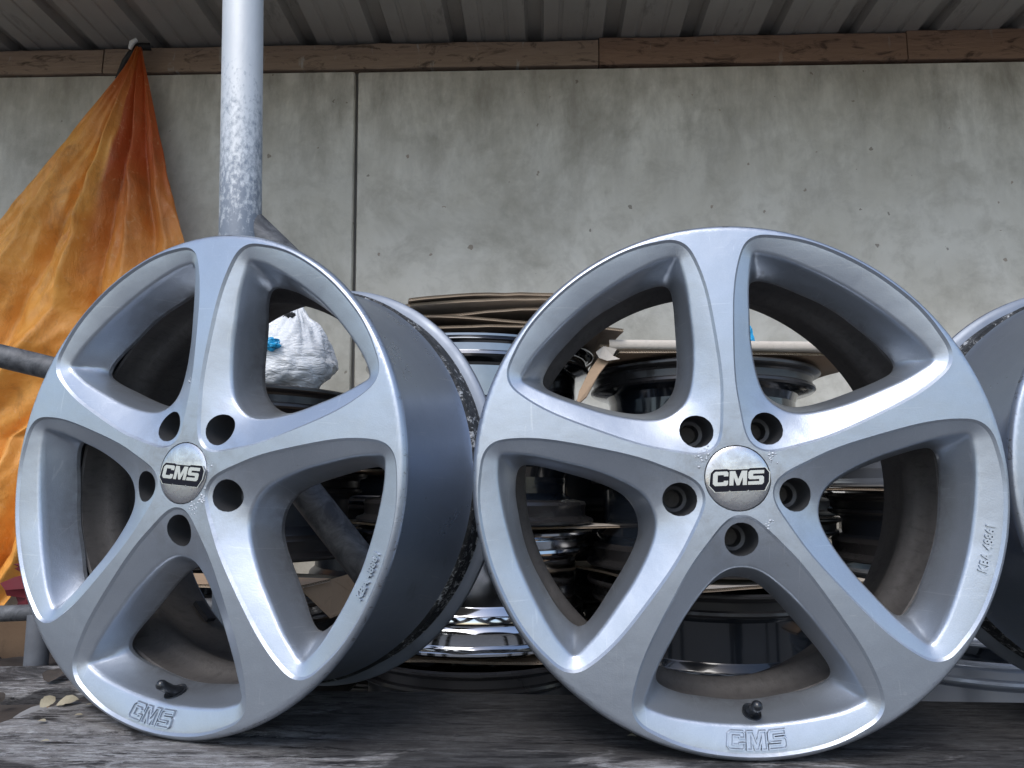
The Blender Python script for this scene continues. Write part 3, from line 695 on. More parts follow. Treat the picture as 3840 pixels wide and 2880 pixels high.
def alloy_wheel(label, T, Rm, seed, spots, valve=True, weight=False, number=True, src=None):
    w = empty('alloy_wheel'); tag(w, label, 'wheel rim', 'silver five-spoke alloy wheels standing on the planks')
    w.matrix_world = Matrix.Translation(T) @ Matrix(Rm).to_4x4() @ Matrix.Scale(0.25, 4)
    f = link('spoked_face', ME_face, M_face, w)
    link('spoke_backs', ME_back, M_dust, w)
    link('cast_lettering', ME_rimword, M_face, f)
    if number: link('cast_number', ME_kba, M_face, f)
    b = link('barrel', ME_barrel_o, M_barrel, w)
    link('bead_seat', ME_bead, M_bead, b); link('rear_flange', ME_lip, M_flange, b); link('inner_barrel', ME_barrel_i, M_dust, b)
    c = link('centre_cap', ME_cap, M_cap, w)
    link('emblem_border', ME_rim_, M_emb_silver, c); link('emblem_block', ME_blk, M_emb_black, c); link('emblem_letters', ME_let, M_emb_silver, c)
    for k in range(5):
        a = OFF + k * 2 * math.pi / 5
        bo = bpy.data.objects.new('bolt_bore', ME_BORES[k]); COL.objects.link(bo); bo.parent = w
    if valve:
        v = link('valve', ME_valve, M_rubber, w)
        h = link('valve_hole', ME_vhole, M_rubber, v)
        q = Vector((0, 1, .38)).normalized().to_track_quat('Z', 'Y')   # normal of the steep dish wall
        h.matrix_local = Matrix.Translation(VB + Vector((0.0, .0035, .007))) @ q.to_matrix().to_4x4() @ Matrix.Diagonal((1.0, 1.45, 1, 1))
    if weight:
        bm = bmesh.new()
        for i in range(8):
            for j in range(2):
                pass
        A0, A1, Z0, Z1, RI = R(-130.2), R(-122.2), -.795, -.735, .905
        vs, fs = [], []
        for rr in (RI, RI - .022):
            for j in (Z0, Z1):
                for i in range(9):
                    a = A0 + (A1 - A0) * i / 8; rb = rr + (j + .76) * .16 * -1; vs.append((rb * math.cos(a), rb * math.sin(a), j))
        for i in range(8):
            fs += [(18 + i, 18 + i + 1, 27 + i + 1, 27 + i), (i, i + 1, 18 + i + 1, 18 + i), (9 + i, 9 + i + 1, 27 + i + 1, 27 + i)]
        fs += [(0, 9, 27, 18), (8, 17, 35, 26)]
        link('balance_weight', mesh('balance_weight', vs, fs, False), M_weight, w); bm.free()
    if spots: tag(link('paint_blisters', paint_blisters(seed, spots), M_blis, w), kind='stuff')
    return w
def bores():
    out = []
    for k in range(5):
        a = OFF + k * 2 * math.pi / 5; cx_, cy_ = BOLT * math.cos(a), BOLT * math.sin(a); me = ME_bore.copy(); me.name = 'bolt_bore'
        co = np.array([v.co[:] for v in me.vertices]); top = co[:, 2] > -.001
        P = co[:, :2] + [cx_, cy_]; zt = surf(rotp(P, -OFF))
        for i, v in enumerate(me.vertices):
            z = zt[i] + .0012 if top[i] else co[i, 2]
            v.co = (P[i, 0], P[i, 1], z)
        me.materials.append(M_hole); out.append(me)
    return out
ME_BORES = bores()
RR = ((0.99748619, -0.05113508, -0.04905607), (-0.04887561, 0.00477442, -0.99879346), (0.0513076, 0.99868033, 0.00226316))
RL = ((0.92996204, 0.07266667, -0.36040278), (-0.36022508, -0.01599398, -0.9327283), (-0.07354253, 0.99722803, 0.01130256))
a3 = R(11); c3, s3 = math.cos(a3), math.sin(a3)
_x = Vector((0.9987, -0.0505, 0)); _y = Vector((0, 0, 1)); _z = Vector((-0.0505, -0.9987, 0))
X3 = _x * c3 + _y * s3; Y3 = -_x * s3 + _y * c3
R3 = ((X3.x, Y3.x, _z.x), (X3.y, Y3.y, _z.y), (X3.z, Y3.z, _z.z))
alloy_wheel('right-hand full silver alloy wheel, five spokes, facing the camera on the planks', (0.2125049, 0.6610949, 0.25), RR, 3,
            [(-.125, .085, .018, 34), (-.10, .135, .010, 10), (.128, .075, .012, 22), (.10, -.175, .012, 8)])
alloy_wheel('left-hand silver alloy wheel turned sideways so its barrel shows', (-0.3268382, 0.70458262, 0.25), RL, 5,
            [(.115, -.085, .012, 26), (.075, -.125, .014, 18), (.125, .055, .010, 6), (-.05, .375, .012, 3)], weight=True)
alloy_wheel('silver alloy wheel mostly cut off by the right edge of the photo', (0.7260, 0.6555, 0.25), R3, 9, [])

# ------------------------------------------------------------------ yard ground and bench
ground = mesh('ground', [(-60, -60, -.72), (60, -60, -.72), (60, 60, -.72), (-60, 60, -.72)], [(0, 1, 2, 3)], False)
tag(link('ground', ground, M_ground), kind='structure')

def plank_mesh(name, corners, th, seed, nx=60, ny=8):
    """corners: near-left, near-right, far-right, far-left (x, y); slightly uneven top, rounded edges"""
    rn = random.Random(seed); vs, fs = [], []
    a, b, c, d = [Vector((*p, 0)) for p in corners]; off = rn.uniform(0, 50)
    us = [0, .002] + [i / nx for i in range(1, nx)] + [.998, 1]; vsx = [0, .02, .06] + [j / ny for j in range(1, ny)] + [.94, .98, 1]
    for v in vsx:
        for u in us:
            p = (a * (1 - u) + b * u) * (1 - v) + (d * (1 - u) + c * u) * v
            e = min(v, 1 - v); z = -0.0022 * max(0, 1 - e / .05) ** 2
            z += .0011 * noise.noise(Vector((p.x * 3 + off, p.y * 30, 0))) - .0012
            ed = .0016 * noise.noise(Vector((p.x * 25, off, v * 3))) if v in (0, 1) else 0
            vs.append((p.x + (.002 * noise.noise(Vector((p.y * 60, off, 1))) if u in (0, 1) else 0), p.y + ed, z))
    n = len(us); m_ = len(vsx)
    for j in range(m_ - 1):
        for i in range(n - 1): fs.append((j * n + i, j * n + i + 1, (j + 1) * n + i + 1, (j + 1) * n + i))
    base = len(vs); ring = [i for i in range(n)] + [j * n + n - 1 for j in range(1, m_)] + [(m_ - 1) * n + i for i in range(n - 2, -1, -1)] + [j * n for j in range(m_ - 2, 0, -1)]
    for i in ring: vs.append((vs[i][0], vs[i][1], -th))
    L = len(ring)
    for i in range(L): j = (i + 1) % L; fs.append((ring[j], ring[i], base + i, base + j))
    fs.append(tuple(base + i for i in range(L))[::-1])
    return sharp(mesh(name, vs, fs), 45)
bench = empty('plank_bench', (0, .7, -.72)); tag(bench, 'weathered grey plank bench the alloy wheels stand on', 'bench')
def child(o, par):
    o.parent = par; o.matrix_parent_inverse = par.matrix_world.inverted(); return o
bpy.context.view_layer.update()
pls = [((-.52, .7275), (1.6, .700 - .015), (1.6, .835), (-.47, .8835)),
       ((-.72, .545), (1.6, .520), (1.6, .6815), (-.50, .7240)),
       ((-.90, .36), (1.6, .335), (1.6, .5165), (-.735, .5410))]
for i, cs in enumerate(pls):
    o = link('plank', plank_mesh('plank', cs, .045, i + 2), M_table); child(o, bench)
for x in (-.42, .55, 1.45):
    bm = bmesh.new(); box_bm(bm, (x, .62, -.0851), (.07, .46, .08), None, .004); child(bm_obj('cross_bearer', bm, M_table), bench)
for x in (-.42, .55, 1.45):
    for y in (.45, .80):
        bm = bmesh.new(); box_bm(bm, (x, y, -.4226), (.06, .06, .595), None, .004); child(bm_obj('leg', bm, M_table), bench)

# ------------------------------------------------------------------ shed: wall panels, beam, roof
ALPHA = math.atan(0.0454); D0 = 2.40
def wallpt(x, z, off=0.0):        # a point on the wall line, off = towards the camera
    return Vector((x - off * math.sin(ALPHA), D0 - .0454 * x - off * math.cos(ALPHA), z))
wall = empty('shed_wall', wallpt(0, -.72)); tag(wall, 'grey precast concrete shed wall with one open vertical joint', 'wall')
bpy.context.view_layer.update()
def panel(xl0, xl1, xr0, xr1, z0, z1, off, seed, raggedL=False, raggedR=False):
    """concrete panel; xl0/xl1 = left edge at bottom/top"""
    nz, nx = 150, 3; vs, fs = [], []
    cols = []
    def jag(z, s): return .0045 * noise.noise(Vector((z * 30, s, 0))) + .004 * max(0, noise.noise(Vector((z * 70, s, 4))))
    for j in range(nz + 1):
        t = j / nz; z = z0 + (z1 - z0) * t; xl = xl0 + (xl1 - xl0) * t; xr = xr0 + (xr1 - xr0) * t
        jl = abs(jag(z, seed)) if raggedL else 0; jr = abs(jag(z, seed + 5)) if raggedR else 0
        row = [(xl, off - .05), (xl, off - .008), (xl + .003 + jl, off - .002), (xl + .010 + jl * 2.2, off), (xr - .010 - jr * 2.2, off), (xr - .003 - jr, off - .002), (xr, off - .008), (xr, off - .05)]
        for (x, o_) in row: vs.append(wallpt(x, z, o_))
    n = 8
    for j in range(nz):
        for i in range(n - 1): fs.append((j * n + i, j * n + i + 1, (j + 1) * n + i + 1, (j + 1) * n + i))
    fs.append(tuple(nz * n + i for i in range(n))); 
    return sharp(mesh('concrete_panel', vs, fs), 30)
JX0, JX1 = -.520, -.5985
child(link('concrete_panel', panel(-6, -6, JX0 - .0085, JX1 - .0085, -.72, 1.790, 0.0, 1, False, True), M_conc), wall)
child(link('concrete_panel', panel(JX0 + .006, JX1 + .006, 6, 6, -.72, 1.783, 0.006, 2, True, False), M_conc), wall)
bm = bmesh.new(); M_joint = simple('joint_mortar', (0.13, 0.125, 0.12), .9, 0, 0, .3, .4, 60)
v = [bm.verts.new(wallpt(x, z, -.022)) for x, z in ((-.75, -.72), (-.35, -.72), (-.35, 1.86), (-.75, 1.86))]; bm.faces.new(v)
v = [bm.verts.new(wallpt(x, z, -.10)) for x, z in ((-6, -.72), (6, -.72), (6, 2.0), (-6, 2.0))]; bm.faces.new(v)
child(bm_obj('joint_filler', bm, M_joint), wall)

def timber(x0, x1, z0, z1, m, label, seed):
    bm = bmesh.new(); n = max(2, int((x1 - x0) / .03)); th = .075
    rows = []
    for i in range(n + 1):
        x = x0 + (x1 - x0) * i / n
        k = lambda s: .0035 * noise.noise(Vector((x * 7, seed * 3.1 + s, 0))) + .0016 * noise.noise(Vector((x * 40, seed + s, 2)))
        zt, zb = z1 + k(0), z0 + k(5)
        fr = .012 + .0015 * noise.noise(Vector((x * 5, seed, 8)))
        rows.append([bm.verts.new(wallpt(x, z, o)) for (z, o) in ((zb, -th), (zb, fr - .003), (zb + .003, fr), (zt - .003, fr), (zt, fr - .003), (zt, -th))])
    for a, b in zip(rows[:-1], rows[1:]):
        for i in range(5): bm.faces.new((a[i], b[i], b[i + 1], a[i + 1]))
    bm.faces.new(rows[0][::-1]); bm.faces.new(rows[-1])
    bmesh.ops.recalc_face_normals(bm, faces=bm.faces[:])
    o = bm_obj('timber_beam', bm, m, None, True); o.data.name = 'timber_beam'
    tag(o, label, 'beam', 'timbers lying along the top of the concrete wall'); return o
timber(-6, -1.584, 1.797, 1.895, M_beamL, 'pale timber with white paint dabs on wall top, left of the tarp', 1)
timber(-1.578, .308, 1.797, 1.897, M_beamL, 'long dark timber on wall top that the orange tarp hangs from', 2)
timber(.312, 1.425, 1.797, 1.905, M_beamR, 'brown timber on wall top above the right-hand alloy wheel', 3)
timber(1.429, 6, 1.797, 1.912, M_beamR, 'brown timber at the far right end of the wall top', 4)

def roof():
    per = .2867; rib0 = -1.936; ribs = [rib0 + per * k for k in range(-12, 26)]
    vs, fs = [], []; prof = []
    for x in ribs:                                # cross-section seen from below: ribs are open channels going up
        w = .030; prof += [(x - w - .006, 0), (x - w + .006, .034), (x + w - .006, .034), (x + w + .006, 0)]
        for q in (.095, .185): prof += [(x + q - .010, 0), (x + q - .005, .004), (x + q + .005, .004), (x + q + .010, 0)]
    yb = [(.25, -1.02), (.10, -.5), (-.02, .0), (-.05, .12)]     # depth positions relative to the wall, (offset unused)
    deps = [-0.14, 0.0, .25, .6, 1.0, ROOF_OUT]
    for dpt in deps:
        for x, h in prof: vs.append(wallpt(x, 1.912 + h + .012 * max(0, dpt) , dpt))
    n = len(prof)
    for j in range(len(deps) - 1):
        for i in range(n - 1): fs.append((j * n + i, j * n + i + 1, (j + 1) * n + i + 1, (j + 1) * n + i))
    o = link('corrugated_roof', mesh('corrugated_roof', vs, fs, False), M_roof)
    md = o.modifiers.new('t', 'SOLIDIFY'); md.thickness = .0012; md.offset = 1
    return tag(o, 'grey ribbed sheet-metal roof seen from below above the wall', 'roof')
ROOF_OUT = 1.15
roof()
# closing strip behind the beam so that no sky shows through the ribs
bm = bmesh.new(); v = [bm.verts.new(wallpt(x, z, -.085)) for x, z in ((-6, 1.78), (6, 1.78), (6, 2.02), (-6, 2.02))]; bm.faces.new(v)
child(bm_obj('wall_head', bm, M_joint), wall)

# ------------------------------------------------------------------ steel post with brace, pipes
post = empty('steel_post', (-.352, 1.03, -.72)); tag(post, 'upright galvanised steel post behind the left-hand alloy wheel', 'post')
bpy.context.view_layer.update()
pa = Vector((-.346, 1.03, -.72)); pb = Vector((-.4445, 1.03, 1.02)); dd = (pb - pa) / (pb.z - pa.z)
pts = [pa + dd * t for t in (0, .5, 1.0, 1.4, 1.6, 1.74, 2.66)]
child(link('post_tube', tube_mesh('post_tube', pts, .0312, 48), M_galv), post)
child(link('brace', tube_mesh('brace', [(-.4235, 1.035, .651), (-.36, 1.045, .592), (-.306, 1.055, .540)], .0255, 32), M_pipe), post)
child(link('brace', tube_mesh('brace', [(-.375, 1.075, .300), (-.31, 1.065, .2305), (-.217, 1.05, .1265), (-.165, 1.045, .066)], .0245, 32), M_pipe), post)
o = link('grey_pipe', tube_mesh('grey_pipe', [(-1.3, 1.15, .535), (-.897, 1.2, .459), (-.815, 1.21, .4405), (-.50, 1.25, .365)], .0205, 32), M_pipe)
tag(o, 'grey pipe crossing in front of the orange tarp at the left edge', 'pipe')
fr = empty('pipe_stand', (-.745, 1.15, -.12)); tag(fr, 'low pipe stand with whitish blotched foot at the lower left', 'pipe stand'); bpy.context.view_layer.update()
M_blot = simple('blotched_pipe', (0.14, 0.15, 0.17), 0.6, 0.2, 0, 0.7, 0.4, 150)
child(link('foot_tube', tube_mesh('foot_tube', [(-.742, 1.15, -.12), (-.744, 1.15, -.02), (-.746, 1.15, .035)], .0170, 24), M_blot), fr)
child(link('rail', tube_mesh('rail', [(-1.2, 1.15, .020), (-.80, 1.15, .034), (-.62, 1.15, .043), (-.45, 1.15, .05)], .0125, 20), M_pipe), fr)

# ------------------------------------------------------------------ orange tarpaulin
def tarp():
    zs = [1.845, 1.78, 1.46, 1.09, .75, .52, .40, .0, -.17]
    xl = [-1.405, -1.432, -1.622, -1.845, -2.07, -2.20, -2.15, -2.15, -2.15]
    xr = [-1.385, -1.366, -1.262, -1.135, -1.06, -1.20, -1.47, -1.545, -1.66]
    nv, nu = 170, 110; vs, fs, uvs = [], [], []
    folds = [(.03, .9, .5), (.17, 1.0, .055), (.33, -1.0, .05), (.46, 1.2, .05), (.60, -1.3, .045), (.72, .9, .04), (.83, -.8, .035), (.93, .8, .04)]
    for j in range(nv + 1):
        t = j / nv; z = zs[0] + (zs[-1] - zs[0]) * t
        a = np.interp(-z, [-q for q in zs], xl); b = np.interp(-z, [-q for q in zs], xr); w = b - a
        amp = .020 + .085 * min(1, w / .6)
        for i in range(nu + 1):
            u = i / nu; x = a + w * u
            d = 0
            for (c, s, wd) in folds[1:]:
                c2 = c + .02 * math.sin(z * 5 + c * 20); d += s * .46 * math.exp(-abs((u - c2) / wd) ** 1.25)
            d += .12 * noise.noise(Vector((u * 7, z * 1.3, 3))) + .10 * noise.noise(Vector((u * 16 + z * 1.2, z * 2.4, 9))) * min(1, w / .5)
            d += .22 * (.5 - abs(noise.noise(Vector((u * 6 + z * 2.2, z * 3.1 - u * 2, 21)))) * 2) * min(1, w / .5) + .12 * (.5 - abs(noise.noise(Vector((u * 14 - z * 3, z * 5.5, 33)))) * 2) * min(1, w / .5)
            d += .05 * noise.noise(Vector((u * 30, z * 9, 1))) * min(1, w / .6)
            d += .05 * noise.noise(Vector((x * 20 + z * 9, z * 22, 5))) * min(1, w / .7)
            pinch = math.exp(-((z - .46) / .12) ** 2)
            off = .075 + amp * (.5 + d) * (1 - .45 * pinch)
            vs.append(wallpt(x, z + .012 * math.sin(u * 17) * t, off)); uvs.append((u, 1 - t))
    n = nu + 1
    for j in range(nv):
        for i in range(nu): fs.append((j * n + i, (j + 1) * n + i, (j + 1) * n + i + 1, j * n + i + 1))
    me = mesh('tarpaulin', vs, fs); uvl = me.uv_layers.new(name='UVMap')
    for l in me.loops: uvl.data[l.index].uv = uvs[l.vertex_index]
    o = link('cloth', me, M_tarp); md = o.modifiers.new('t', 'SOLIDIFY'); md.thickness = .0015
    return o
tp = empty('tarpaulin', wallpt(-1.4, 1.84, .08)); tag(tp, 'creased orange tarpaulin hanging from the timber at the upper left', 'tarpaulin'); bpy.context.view_layer.update()
child(tarp(), tp)
child(link('strap', tube_mesh('strap', [wallpt(-1.375, 1.875, .05), wallpt(-1.415, 1.862, .07), wallpt(-1.455, 1.80, .07), wallpt(-1.49, 1.74, .06)], [.014, .016, .012, .004], 10), M_strap), tp)
child(link('white_tie', tube_mesh('white_tie', [wallpt(-1.425, 1.835, .095), wallpt(-1.416, 1.857, .10), wallpt(-1.400, 1.872, .098)], [.006, .010, .007], 10), M_white), tp)

# ------------------------------------------------------------------ stacked wheels lying flat behind the bench
def stack_profile(w, r=.240, neck=.203):
    """outer profile top to bottom of a wheel lying flat, width w"""
    h = w / 2
    return [(r - .030, h - .012), (r - .012, h - .004), (r - .004, h), (r, h - .003), (r, h - .007), (r - .003, h - .010), (r - .013, h - .013), (r - .016, h - .017), (r - .016, h - .030), (r - .011, h - .033), (r - .010, h - .038), (r - .014, h - .042), (r - .022, h - .045),
            (neck + .004, h - .049), (neck, h - .054), (neck, -h * .25), (neck + .002, -h * .25 - .003), (neck + .012, -h * .25 - .012), (neck + .014, -h * .25 - .016), (neck + .014, -h + .046), (r - .017, -h + .042), (r - .014, -h + .036), (r - .016, -h + .030),
            (r - .016, -h + .016), (r - .013, -h + .013), (r - .003, -h + .010), (r, -h + .007), (r, -h + .003), (r - .004, -h), (r - .014, -h + .003), (r - .030, -h + .010)]
def inner_profile(w, r=.240, neck=.203):
    h = w / 2; return [(r - .030, -h + .010), (neck - .004, -h + .06), (neck - .006, h - .08), (r - .030, h - .012)]
def disc_bm(r, z, m, parent):
    """dished centre with five round-ended openings"""
    n = 100; vs, fs = [], []
    rings = [.03, .055, .075, .10, .13, .155, .178, r - .046]
    for q in rings:
        for k in range(n): a = 2 * math.pi * k / n; vs.append((q * math.cos(a), q * math.sin(a), z - .02 * math.sin((q - .03) / .16 * math.pi)))
    for i in range(len(rings) - 1):
        for k in range(n):
            a = (k + .5) / n * 5 % 1.0
            if 3 <= i <= 5 and .3 < a < .7: continue
            k2 = (k + 1) % n; fs.append((i * n + k, i * n + k2, (i + 1) * n + k2, (i + 1) * n + k))
    o = link('centre_disc', mesh('centre_disc', vs, fs), m, parent); md = o.modifiers.new('t', 'SOLIDIFY'); md.thickness = .008; return o
def flat_wheel(loc, w, mo, md_, label, r=.240, neck=.203, flip=False, tilt=(0, 0), group='wheels stacked flat in piles behind the bench'):
    e = empty('stacked_wheel'); e.location = loc; e.rotation_euler = (R(tilt[0]), R(tilt[1]), rnd.uniform(0, 6))
    tag(e, label, 'wheel', group)
    P = stack_profile(w, r, neck); shiny = mo in (M_chrome, M_chromed, M_silv2)
    link('rim_barrel', lathe('rim_barrel', P[11:-11] , 96), mo, e)
    link('rim_flange', lathe('rim_flange', [(q[0] - .002, q[1]) for q in inner_profile(w, r, neck)[-1:]] + P[:12], 96), mo if shiny else M_dustlip, e)
    link('rim_flange', lathe('rim_flange', P[-12:], 96), mo if shiny else M_dustlip, e)
    link('rim_inside', lathe('rim_inside', inner_profile(w, r, neck), 96), mo, e)
    disc_bm(r, w / 2 - .045, md_, e)
    return e
def sheet(label, pts, z, th=.0045, m=None, bend=0.0, seed=1, layers=1, edge=None, tiltx=0.0, tilty=0.0, amp=.006, name='cardboard_sheet', cx0=None):
    """corrugated board: outline pts (x, y), bent gently; top, bottom and a ridged edge"""
    root = empty(name); tag(root, label, 'cardboard', 'cardboard laid between and over the stacked wheels')
    cx = sum(p[0] for p in pts) / len(pts); cy = sum(p[1] for p in pts) / len(pts); root.location = (cx, cy, z)
    n = 14; grid = {}; vs, fs = [], []
    a, b, c, d = [Vector((p[0] - cx, p[1] - cy, 0)) for p in pts]
    for j in range(n + 1):
        for i in range(n + 1):
            u, v = i / n, j / n; p = (a * (1 - u) + b * u) * (1 - v) + (d * (1 - u) + c * u) * v
            zz = amp * noise.noise(Vector((p.x * 6 + seed, p.y * 6, seed))) + bend * (p.x * p.x) * 4 + tiltx * p.x + tilty * p.y
            jx = .004 * noise.noise(Vector((p.y * 30, seed, 2))) if i in (0, n) else 0; jy = .004 * noise.noise(Vector((p.x * 30, seed, 5))) if j in (0, n) else 0
            grid[i, j] = Vector((p.x + jx, p.y + jy, zz))
    N = n + 1
    top = [grid[i, j] + Vector((0, 0, th / 2)) for j in range(N) for i in range(N)]; bot = [grid[i, j] - Vector((0, 0, th / 2)) for j in range(N) for i in range(N)]
    fs = [(j * N + i, j * N + i + 1, (j + 1) * N + i + 1, (j + 1) * N + i) for j in range(n) for i in range(n)]
    f2 = [tuple(q + N * N for q in f)[::-1] for f in fs]
    link('board_face', mesh('board_face', top + bot, fs + f2), m or M_card, root)
    # fluted edge: thin liners with a wave between
    ring = [(i, 0) for i in range(n)] + [(n, j) for j in range(n)] + [(i, n) for i in range(n, 0, -1)] + [(0, j) for j in range(n, 0, -1)]
    ev, ef = [], []; k = 0
    P = [grid[q] for q in ring]; P.append(P[0]); dense = []
    for p, q in zip(P[:-1], P[1:]):
        m_ = max(1, int((q - p).length / .0022))
        for s in range(m_): dense.append(p.lerp(q, s / m_))
    L = len(dense)
    for i, p in enumerate(dense):
        dirn = (dense[(i + 1) % L] - p); nn = Vector((dirn.y, -dirn.x, 0)); nn = nn.normalized() if nn.length > 1e-9 else Vector((0, 0, 0))
        off = -.0008 + .0016 * (i % 2)
        ev += [p + Vector((0, 0, th / 2 - .0002)) + nn * .0006, p + Vector((0, 0, th / 4)) + nn * (off - .001), p + Vector((0, 0, -th / 4)) + nn * (-off - .001), p + Vector((0, 0, -th / 2 + .0002)) + nn * .0006]
    for i in range(L):
        j = (i + 1) % L
        for q in range(3): ef.append((i * 4 + q, j * 4 + q, j * 4 + q + 1, i * 4 + q + 1))
    link('fluted_edge', mesh('fluted_edge', ev, ef, False), edge or M_cardedge, root)
    return root

# pile 1 (chrome), centre left of the right-hand alloy wheel
S1 = (-.072, 1.455); S2 = (.40, 1.475); S3 = (-.545, 1.47); S4 = (.905, 1.46)
flat_wheel((*S1, -.165), .20, M_blacksat, M_black, 'lowest dark wheel under the chrome wheel in the pile between the alloy wheels')
flat_wheel((*S1, .060), .205, M_chrome, M_chromed, 'bright chrome wheel low in the pile between the alloy wheels', neck=.205)
flat_wheel((*S1, .250), .155, M_black, M_black, 'glossy black wheel resting above the chrome wheel', neck=.185)
flat_wheel((*S1, .428), .175, M_chromed, M_chromed, 'dark chrome wheel at the top of the middle pile under torn cardboard', r=.243, neck=.205)
# pile 2 (black), seen through the right-hand alloy wheel
flat_wheel((*S2, -.035), .195, M_black, M_black, 'low gloss black wheel seen through the bottom window of the right-hand alloy wheel')
flat_wheel((*S2, .190), .205, M_black, M_black, 'second gloss black wheel of the pile behind the right-hand alloy wheel', neck=.205)
flat_wheel((*S2, .388), .185, M_black, M_black, 'topmost gloss black wheel behind the right-hand alloy wheel', neck=.190)
# pile 3, behind the left-hand alloy wheel
flat_wheel((*S3, -.06), .19, M_blacksat, M_blacksat, 'lowest dark wheel behind the left-hand alloy wheel')
flat_wheel((*S3, .185), .165, M_blacksat, M_blacksat, 'satin black wheel between two cardboard sheets behind the left-hand alloy wheel')
flat_wheel((*S3, .348), .150, M_black, M_blacksat, 'black wheel with a white plastic bag on top')
# pile 4, right
flat_wheel((*S4, -.145), .20, M_silv2, M_silv2, 'grey wheel at the bottom of the right-hand pile')
flat_wheel((*S4, .035), .115, M_silv2, M_silv2, 'shiny grey wheel above the bottom one in the right-hand pile')
flat_wheel((*S4, .170), .135, M_blacksat, M_black, 'satin black wheel in the right-hand pile under pale cardboard')
flat_wheel((*S4, .330), .160, M_silv2, M_silv2, 'topmost grey silver wheel in the right-hand pile')

# second row of piles further back, nearly lost in the dark
for k, (x, top) in enumerate([(-.98, .20), (-.33, .33), (.16, .33), (.64, .36), (1.15, .30)]):
    z = top
    for q in range(4):
        flat_wheel((x + rnd.uniform(-.02, .02), 1.965 + rnd.uniform(-.02, .02), z - .09), .18, (M_blacksat, M_black)[(k + q) % 2], M_blacksat,
                   '%s %s wheel of the %s pile of the dark row nearest the wall' % (('topmost', 'second', 'third', 'lowest')[q], ('satin black', 'gloss black')[(k + q) % 2], ('first left', 'second left', 'middle', 'fourth', 'far right')[k]), group='wheels in the dark row near the wall')
        z -= .186
# cardboard
def rect(cx, cy, w, d, a=0):
    c, s = math.cos(R(a)), math.sin(R(a)); return [(cx + x * c - y * s, cy + x * s + y * c) for x, y in ((-w / 2, -d / 2), (w / 2, -d / 2), (w / 2, d / 2), (-w / 2, d / 2))]
sheet('top torn cardboard sheet on the middle pile, tilted up to the right', rect(-.03, 1.44, .40, .42, 12), .586, .0055, seed=3, bend=-.05, amp=.007, tiltx=.075, m=M_cardd)
sheet('second torn cardboard sheet on the middle pile', rect(-.055, 1.435, .40, .43, 6), .571, .0055, seed=5, bend=-.02, amp=.007, tiltx=.085, m=M_cardp)
sheet('third cardboard sheet on the middle pile, edge frayed', rect(-.03, 1.45, .42, .46, -4), .553, .0050, seed=8, bend=0, amp=.008, tiltx=.045, m=M_cardd)
sheet('fourth cardboard sheet on the middle pile, bent down at the left', rect(-.045, 1.46, .47, .47, 3), .541, .0050, seed=9, bend=-.04, amp=.006, tiltx=-.02, m=M_cardd)
sheet('lowest cardboard sheet on the middle pile lying on the top wheel', rect(-.06, 1.46, .46, .47, -3), .527, .0050, seed=11, bend=-.02, amp=.004, m=M_cardd)
sheet('brown cardboard sheet under the chrome wheel, corners sticking out', rect(-.075, 1.455, .52, .405, 2), -.056, .0050, seed=12, amp=.004)
sheet('cardboard sheet between the chrome wheel and the black wheel', rect(-.07, 1.455, .43, .44, 36), .1685, .0040, seed=13, amp=.002, m=M_cardp)
sheet('large pale cardboard sheet on the black pile behind the right-hand wheel', rect(.42, 1.46, .50, .40, -2), .5015, .0055, seed=21, amp=.004, m=M_cardp)
_ps = [o for o in bpy.data.objects if o.get('label', '').startswith('large pale cardboard sheet')][0]
vs, fs = [], []
for i in range(41):
    x = .178 + (.60 - .178) * i / 40; w_ = .0016 * noise.noise(Vector((x * 14, 2, 0)))
    for (dy, dz) in ((0, .0095), (-.006, .0085), (-.0085, .003), (-.0078, -.004), (-.005, -.0085), (.012, -.0095)): vs.append((x - .42, 1.262 - 1.46 + dy + w_, dz + .7 * w_ + .002 - .01 * i / 40 * 0))
for i in range(40):
    for k in range(5): fs.append((i * 6 + k, i * 6 + 6 + k, i * 6 + 7 + k, i * 6 + 1 + k))
link('folded_edge', mesh('folded_edge', vs, fs), M_cardp, _ps)
sheet('brown cardboard sheet lying under the pale one on the black pile', rect(.44, 1.45, .50, .37, 2), .4905, .0050, seed=22, amp=.004)
sheet('cardboard sheet between the two lower black wheels', rect(.40, 1.475, .44, .46, 20), .0745, .0055, seed=24, amp=.004, m=M_cardp)
sheet('pale cardboard sheet sticking out of the right-hand pile', rect(.86, 1.42, .44, .44, 24), .2440, .0045, seed=30, amp=.003, m=M_cardp)
sheet('cardboard sheet under the bag wheel behind the left-hand alloy wheel', rect(-.47, 1.46, .44, .46, -24), .2705, .0045, seed=31, amp=.003)
sheet('small brown cardboard flap low in the right-hand pile', rect(.66, 1.30, .10, .10, 30), -.030, .0045, seed=33, amp=.002)

